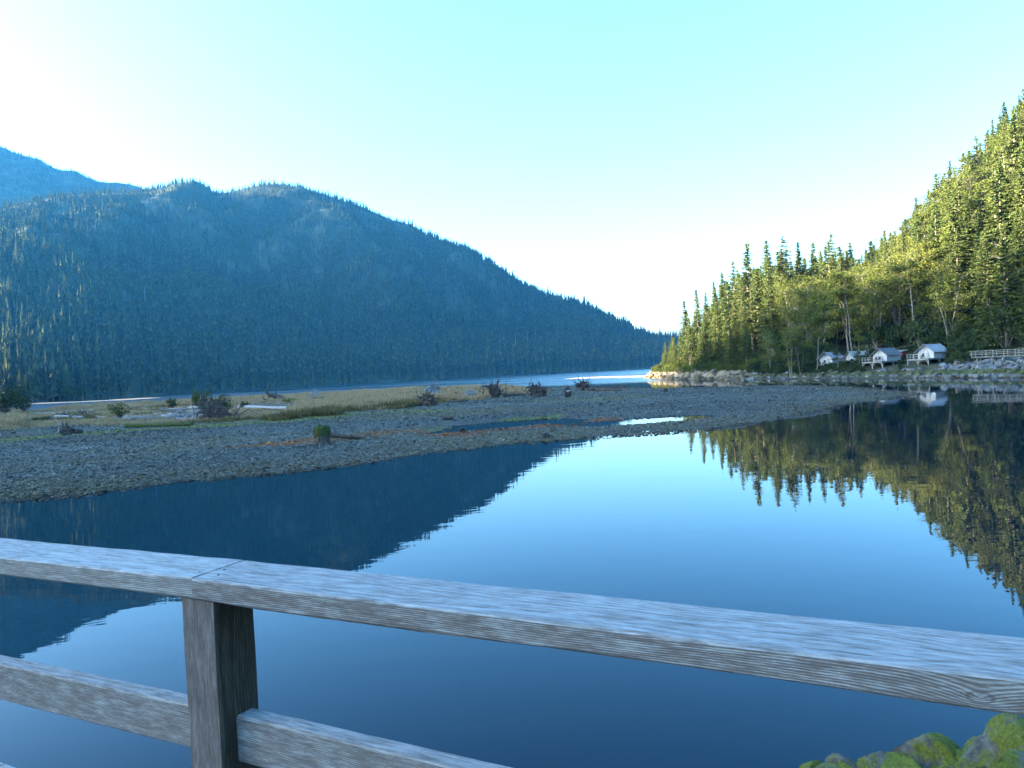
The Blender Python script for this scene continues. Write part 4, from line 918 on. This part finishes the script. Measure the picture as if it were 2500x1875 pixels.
for j, (px, base, w_, h_, mt, lab) in enumerate([(345, 1026, 80, 22, 'silverwood', 'tangle of pale bare branches at the left end of the log jam'), (452, 1022, 100, 30, 'silverwood', 'pale branches piled over the front of the log jam'), (545, 1022, 70, 34, 'deadwood', 'dark brush heaped against the large root mass'), (640, 994, 90, 18, 'silverwood', 'grey twigs in the grass under the twisted dead tree'), (730, 992, 80, 18, 'silverwood', 'grey twigs in the grass left of the silver roots'), (830, 985, 80, 14, 'silverwood', 'sparse grey twigs in the grass right of the silver roots'), (180, 1014, 90, 16, 'deadwood', 'dark brush among the left white logs'), (1475, 953, 80, 16, 'deadwood', 'dark brush along the fallen trunk at the water edge')]):
    c = onbar(px, base); k = c.y/FPX; r = random.Random(900+j); b = MB()
    for _ in range(70):
        p0 = Vector((r.uniform(-.5, .5)*w_*k, r.uniform(-1.5, 1.5), r.uniform(0, .3)*h_*k)); a = r.uniform(0, 6.28); L = r.uniform(.25, .9)*h_*k
        e1 = p0+Vector((math.cos(a)*L*.8, math.sin(a)*L*.4, L*r.uniform(.2, .6))); e2 = e1+Vector((math.cos(a+r.uniform(-1, 1))*L*.5, 0, L*r.uniform(.0, .5))); th = r.uniform(.03, .09)
        b.tube([p0, e1, e2], [th, th*.7, th*.2], 4, False)
    o = b.build('brush_pile', M[mt]); o.location = c; tag(o, lab, 'brush', 'brush piles on the flats')

# ------------------------------------------------------------------ gravel stones and grass
m, t, p = new_mat('gravel_stone'); M['stone'] = m
a = N(t, 'ShaderNodeAttribute', attribute_name='tint', attribute_type='INSTANCER'); oi = N(t, 'ShaderNodeObjectInfo')
c = mixc(t, 1, a.outputs['Color'], ramp(t, oi.outputs['Random'], [(0, (.40, .38, .36)), (.5, (.85, .85, .83)), (.85, (1.25, 1.22, 1.15)), (1, (2.6, 2.6, 2.5))]).outputs[0], 'MULTIPLY')
t.links.new(c, p.inputs['Base Color'])
pm_ = [rock_mesh(700+i, M['stone'], 1, .6) for i in range(6)]
n = 420000
yy = 34+400*rng.random(n)**2.6; sx = rng.uniform(-.86, .70, n)*(yy+8); z, d = bar_z(sx, yy)
gi = np.where(inside(sx, yy, GRASSP), 1, -1)*seg_dist(sx, yy, GRASSP, True)
ok = (d > -.4) & (z > -.12) & (gi < 1.5); sx, yy, z, d = sx[ok], yy[ok], z[ok], d[ok]; n = len(sx)
ti = bar_tint(sx, yy, z, d); s_ = np.exp(rng.normal(math.log(.046), .48, n))*(1+np.clip((yy-50)/160, 0, .8)); s_ = np.clip(s_, .03, .34)
near_w = (d < 2) & (rng.random(n) < .12); s_[near_w] *= 1.6
scatter('gravel', np.stack([sx, yy, z+s_*.12], 1), np.stack([rng.normal(0, .3, n), rng.normal(0, .3, n), rng.uniform(0, 6.28, n)], 1), np.stack([s_, s_, s_], 1), rng.integers(0, 6, n), pm_, 'grey tidal gravel covering the bar', ti)
def tuft(seed, mat, nb=26, hgt=.85, spread=.35):
    r = random.Random(seed); b = MB()
    for _ in range(nb):
        a = r.uniform(0, 6.28); q = Vector((r.gauss(0, spread*.5), r.gauss(0, spread*.5), 0)); h_ = hgt*r.uniform(.5, 1.15); ln = r.uniform(.08, .45)*h_; s = Vector((-math.sin(a), math.cos(a), 0))*.022
        mid = q+Vector((math.cos(a)*ln*.3, math.sin(a)*ln*.3, h_*.6)); e_ = q+Vector((math.cos(a)*ln, math.sin(a)*ln, h_))
        b.poly([q-s, q+s, mid+s, mid-s]); b.poly([mid-s, mid+s, e_])
    return b.mesh('tuft', mat)
tf = [tuft(800+i, M['straw']) for i in range(4)]+[tuft(810+i, M['greengrass'], 24, .6) for i in range(2)]
n = 90000
yy = 70+330*rng.random(n)**1.5; sx = rng.uniform(-.80, .15, n)*(yy+10); gi = np.where(inside(sx, yy, GRASSP), 1, -1)*seg_dist(sx, yy, GRASSP, True)
ok = gi+fbm(sx*.2, yy*.2, 151)*6 > .5; sx, yy, gi = sx[ok], yy[ok], gi[ok]; z, d = bar_z(sx, yy); n = len(sx)
jam = inside(sx, yy, W2([(60, 1060), (60, 1000), (230, 1000), (300, 1006), (400, 996), (480, 992), (600, 992), (720, 994), (720, 1012), (560, 1040), (300, 1060)], .6))
gn = fbm(sx*.05, yy*.08, 161)+.35*sstep(9, 0, gi)+.25*sstep(-40, -110, sx)*sstep(230, 120, yy)
idx = np.where(gn+rng.normal(0, .12, n) > .30, rng.integers(4, 6, n), rng.integers(0, 4, n))
s_ = rng.uniform(.5, 1.4, n)*(.85+1.1*fbm(sx*.15, yy*.15, 171)); s_ = np.clip(s_*(1+.5*(rng.random(n) < .06)), .3, 1.9); s_ = np.where(jam, s_*.38, s_)
scatter('grass', np.stack([sx, yy, z-.02], 1), np.stack([np.zeros(n), np.zeros(n), rng.uniform(0, 6.28, n)], 1), np.stack([s_*1.5, s_*1.5, s_], 1), idx, tf, 'straw-coloured tidal grass covering the flats')

# ------------------------------------------------------------------ bridge railing
UT = Vector((.878, -.479, 0)).normalized(); UN = Vector((UT.y*-1, UT.x, 0))
def wood_mat(name, knot=None, light=(.33, .345, .335), dark=(.085, .072, .065), streak=1.0):
    m, t, p = new_mat(name); oc = objc(t); s = N(t, 'ShaderNodeSeparateXYZ'); t.links.new(oc, s.inputs[0])
    X_, Y_, Z_ = s.outputs
    mp = N(t, 'ShaderNodeMapping'); mp.inputs['Scale'].default_value = (1.1, 7, 9); t.links.new(oc, mp.inputs[0])
    wob = noise(t, 1.0, 3, .5, mp.outputs[0])
    rr = math_(t, 'SQRT', math_(t, 'ADD', math_(t, 'POWER', math_(t, 'ADD', Y_, .035), 2), math_(t, 'POWER', math_(t, 'ADD', Z_, .16), 2)))
    v = math_(t, 'MULTIPLY_ADD', wob.outputs[0], .030, rr)
    if knot:
        dx = math_(t, 'DIVIDE', math_(t, 'SUBTRACT', X_, knot[0]), 2.0); dzv = math_(t, 'SUBTRACT', Z_, knot[1])
        d = math_(t, 'SQRT', math_(t, 'ADD', math_(t, 'POWER', dx, 2), math_(t, 'POWER', dzv, 2)))
        v = math_(t, 'MULTIPLY_ADD', math_(t, 'EXPONENT', math_(t, 'MULTIPLY', d, -26)), .034, v)
    st = math_(t, 'SINE', math_(t, 'MULTIPLY', v, 6.2832/.0050))
    mp2 = N(t, 'ShaderNodeMapping'); mp2.inputs['Scale'].default_value = (9, 75, 75); t.links.new(oc, mp2.inputs[0])
    fine = noise(t, 2.0, 6, .75, mp2.outputs[0]); mpb = N(t, 'ShaderNodeMapping'); mpb.inputs['Scale'].default_value = (7, 26, 26); t.links.new(oc, mpb.inputs[0]); blot = noise(t, 1.6, 7, .72, mpb.outputs[0])
    mp3 = N(t, 'ShaderNodeMapping'); mp3.inputs['Scale'].default_value = (4, 40, 40); t.links.new(oc, mp3.inputs[0]); strk = noise(t, 2.5, 4, .6, mp3.outputs[0])
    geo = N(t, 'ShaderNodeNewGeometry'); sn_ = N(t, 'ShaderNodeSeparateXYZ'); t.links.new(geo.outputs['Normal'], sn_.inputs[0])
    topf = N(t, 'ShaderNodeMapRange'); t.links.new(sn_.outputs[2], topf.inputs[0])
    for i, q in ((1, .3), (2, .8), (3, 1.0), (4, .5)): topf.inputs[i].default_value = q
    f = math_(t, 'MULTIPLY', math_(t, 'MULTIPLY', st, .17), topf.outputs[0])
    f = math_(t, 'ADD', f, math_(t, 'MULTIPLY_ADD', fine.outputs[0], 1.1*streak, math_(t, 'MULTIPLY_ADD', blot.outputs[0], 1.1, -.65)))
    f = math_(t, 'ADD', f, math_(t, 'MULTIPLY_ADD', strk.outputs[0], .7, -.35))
    f = math_(t, 'ADD', f, math_(t, 'MULTIPLY_ADD', topf.outputs[0], -.52, .20))  # top silvered pale; sides darkened further, their weaker skylight put into the colour
    c = ramp(t, f, [(.05, dark), (.45, tuple(.5*(a+b) for a, b in zip(dark, light))), (.95, light)]).outputs[0]
    if knot:
        ring = math_(t, 'ABSOLUTE', math_(t, 'SUBTRACT', d, .0095)); kr = N(t, 'ShaderNodeMapRange'); t.links.new(ring, kr.inputs[0])
        for i, q in ((1, .0008), (2, .0022), (3, .55), (4, 0)): kr.inputs[i].default_value = q
        c = mixc(t, kr.outputs[0], c, (.05, .035, .03))
    mpc = N(t, 'ShaderNodeMapping'); mpc.inputs['Scale'].default_value = (2.6, 90, 90); t.links.new(oc, mpc.inputs[0]); ck = noise(t, 1.0, 4, .6, mpc.outputs[0]); ckm = N(t, 'ShaderNodeMapRange'); t.links.new(ck.outputs[0], ckm.inputs[0])
    for i, q in ((1, .37), (2, .31), (3, 0), (4, .8)): ckm.inputs[i].default_value = q
    c = mixc(t, ckm.outputs[0], c, (.06, .05, .045))
    t.links.new(c, p.inputs['Base Color']); p.inputs['Roughness'].default_value = .8
    hgt = math_(t, 'ADD', math_(t, 'MULTIPLY', st, .25), math_(t, 'MULTIPLY', fine.outputs[0], .9)); bump(t, p, hgt, .55, .0022); return m
def beam(name, t0, t1, n0, n1, z0, z1, mat, parent, du=None, origin=None, cut=.0, seed=0, bow=0.0, wob=.0016):
    """a sawn timber: local X along the length, edges worn and slightly wavy"""
    u = du or UT; nn = Vector((-u.y, u.x, 0)); nx = max(8, int((t1-t0)/.02)); prof = []
    hw, hz_ = (n1-n0)/2, (z1-z0)/2; be = .006
    pr = [(-hw+be, -hz_), (0, -hz_), (hw-be, -hz_), (hw, -hz_+be), (hw, 0), (hw, hz_-be), (hw-be, hz_), (hw*.33, hz_), (-hw*.33, hz_), (-hw+be, hz_), (-hw, hz_-be), (-hw, 0), (-hw, -hz_+be)]
    xs_ = np.linspace(0, t1-t0, nx); V = []
    jj = np.arange(len(pr)); NA = fbm(xs_[:, None]*6+seed*13.1+0*jj, jj*.7+seed+0*xs_[:, None], 5, 3); NB = fbm(xs_[:, None]*4+seed*7.7+50+0*jj, jj*.9+0*xs_[:, None], 6, 4)
    for xi_, x in enumerate(xs_):
        for j, (a, b) in enumerate(pr):
            na = float(NA[xi_, j]); nb_ = float(NB[xi_, j])
            lo = bow*math.sin(3.1+x*3.3) if b < 0 else 0
            V.append((x+(cut*a/hw), a+na*wob, b+nb_*wob*1.6+lo))
    k = len(pr); F = [(i*k+j, i*k+(j+1) % k, (i+1)*k+(j+1) % k, (i+1)*k+j) for i in range(nx-1) for j in range(k)]
    F = [f[::-1] for f in F]
    me = bpy.data.meshes.new(name); me.from_pydata(V, [], F+[tuple(range(k)), tuple(range((nx-1)*k, nx*k))[::-1]]); me.materials.append(mat)
    me.polygons.foreach_set('use_smooth', np.ones(len(me.polygons), bool))
    bm = bmesh.new(); bm.from_mesh(me); bmesh.ops.recalc_face_normals(bm, faces=bm.faces[:])
    for e_ in bm.edges:
        if len(e_.link_faces) == 2 and e_.calc_face_angle(0) > .5: e_.smooth = False
    bm.to_mesh(me); bm.free()
    o = link(bpy.data.objects.new(name, me), parent); base = origin if origin is not None else UT*t0+UN*((n0+n1)/2)
    o.location = (base.x, base.y, (z0+z1)/2); o.rotation_euler = (0, 0, math.atan2(u.y, u.x)); return o
br_ = empty('bridge_railing', (0, 0, 3.35)); tag(br_, 'weathered grey timber bridge railing crossing the foreground', 'railing')
br_.location = (0, 0, 0)
# knot position on the front face of the right cap rail
rk = ray(2393, 1703); nk = rk.dot(UN); tk_ = 1.5/nk; pk = Vector((0, 0, CH))+rk*tk_
T0 = -1.926
WM1 = wood_mat('weathered_cap', (pk.dot(UT)-T0, pk.z-4.4185)); WM2 = wood_mat('weathered_cap_pale', None, (.36, .37, .36), (.11, .10, .09)); WM3 = wood_mat('weathered_rail', None, (.33, .335, .33), (.09, .08, .072)); 
beam('cap_rail', T0, 2.6, 1.5, 1.721, 4.387, 4.45, WM1, br_, cut=-.008, seed=1, bow=.003)
ul = Vector((.889, -.458, 0)).normalized(); pj = UT*(T0-.004)+UN*1.6105; Ll = 3.4
o = beam('cap_rail', 0, Ll, -.1105, .1105, 4.388, 4.451, WM2, br_, du=ul, origin=pj-ul*Ll, cut=-.008, seed=2)
beam('lower_rail', -1.842, .52, 1.566, 1.631, 3.893, 4.03, WM3, br_, seed=3)
pj2 = UT*-1.983+UN*1.5985; beam('lower_rail', 0, 2.9, -.0325, .0325, 3.893, 4.03, WM3, br_, du=ul, origin=pj2-ul*2.9, seed=4)
m = wood_mat('weathered_post', None, (.24, .215, .20), (.06, .048, .042))
md_ = wood_mat('dark_post_side', None, (.075, .068, .05), (.022, .018, .012))
def post(t0, n0):
    o = beam('post', 0, 1.04, -.0725, .0725, -.0725, .0725, m, br_, du=Vector((1, 0, 0)), origin=Vector((0, 0, 0)), seed=int(t0*10) % 7+5, wob=.0022)
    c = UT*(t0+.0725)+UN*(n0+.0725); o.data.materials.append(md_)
    for pg in o.data.polygons:                       # the right-facing side takes the darker wood colour
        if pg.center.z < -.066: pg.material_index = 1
    o.matrix_basis = Matrix.Translation((c.x, c.y, 3.347)) @ Matrix.Rotation(math.atan2(UT.y, UT.x), 4, 'Z') @ Matrix.Rotation(-math.pi/2, 4, 'Y')
    return o
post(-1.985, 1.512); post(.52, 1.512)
q = beam('post', 0, 1.04, -.0725, .0725, -.0725, .0725, m, br_, du=Vector((1, 0, 0)), origin=Vector((0, 0, 0)), seed=9)
c = pj2-ul*2.97; q.matrix_basis = Matrix.Translation((c.x, c.y, 3.347)) @ Matrix.Rotation(math.atan2(ul.y, ul.x), 4, 'Z') @ Matrix.Rotation(-math.pi/2, 4, 'Y')
# knots, nail heads and splinters on the cap
dk = MB()
for px, py in ((548, 1390), (533, 1403), (487, 1396)):
    c = at(px, py, z=4.4515); dk.tube([c-Vector((0, 0, .002)), c+Vector((0, 0, .0005))], .004, 8)
dk.build('nail', M['deadwood'], br_)
# bridge deck behind the rail, below the picture
d = MB()
for j in range(30):
    d.box(UT*(-4.2+j*.29)+UN*-.2+Vector((0, 0, 3.31)), (.28, 4.2, .07), Matrix.Rotation(math.atan2(UT.y, UT.x), 3, 'Z'))
o = d.build('bridge_deck', M['greywood']); tag(o, kind='structure')

# mossy boulders below the bridge
bl = [(1960, 1868, .34), (2015, 1872, .26), (2060, 1852, .24), (2105, 1866, .22), (2120, 1838, .26), (2180, 1850, .30), (2215, 1872, .3), (2255, 1812, .42), (2290, 1866, .34), (2320, 1838, .36), (2350, 1872, .3), (2385, 1800, .34), (2400, 1850, .34), (2440, 1825, .40), (2455, 1872, .34), (2480, 1785, .40), (2500, 1850, .36), (2540, 1810, .4), (2545, 1765, .4), (2160, 1880, .3), (2400, 1885, .36), (2290, 1890, .36), (2050, 1892, .32), (2600, 1790, .45), (2500, 1890, .4), (2360, 1825, .3), (1930, 1890, .3), (2230, 1840, .3), (1985, 1862, .22), (1905, 1880, .2), (2085, 1850, .26), (2150, 1842, .24)]
for i, (px, py, s) in enumerate(bl):
    z = .06+.30*(i % 3)/3+max(0, (px-2100)/400)*.3; c = at(px, py, z=z)
    lab = 'leftmost grey boulder at the water edge below the railing' if i == 0 else '%s mossy boulder at the water edge below the railing, %s' % ('big' if s > .37 else 'mid-sized' if s > .31 else 'small', "at the heap's left end" if px < 2130 else "in the heap's middle" if px < 2340 else 'near the right picture edge')
    boulder(RM[i % 8], (c.x-.05, c.y-.16, z-.16), s*.98, lab, 'boulders below the railing')
# ------------------------------------------------------------------ haze
m = bpy.data.materials.new('haze'); m.use_nodes = True; t = m.node_tree; t.nodes.clear()
ou = N(t, 'ShaderNodeOutputMaterial'); pv = N(t, 'ShaderNodeVolumePrincipled'); pv.inputs['Color'].default_value = (.05, .39, 1, 1); pv.inputs['Density'].default_value = .00005; pv.inputs['Anisotropy'].default_value = .2
t.links.new(pv.outputs[0], ou.inputs['Volume'])
o = MB().box((-300, 1770, 598), (4560, 4320, 1210)).build('haze', m); tag(o, 'thin blue haze over the inlet', None, None, 'stuff')
print('objects', len(sc.objects))
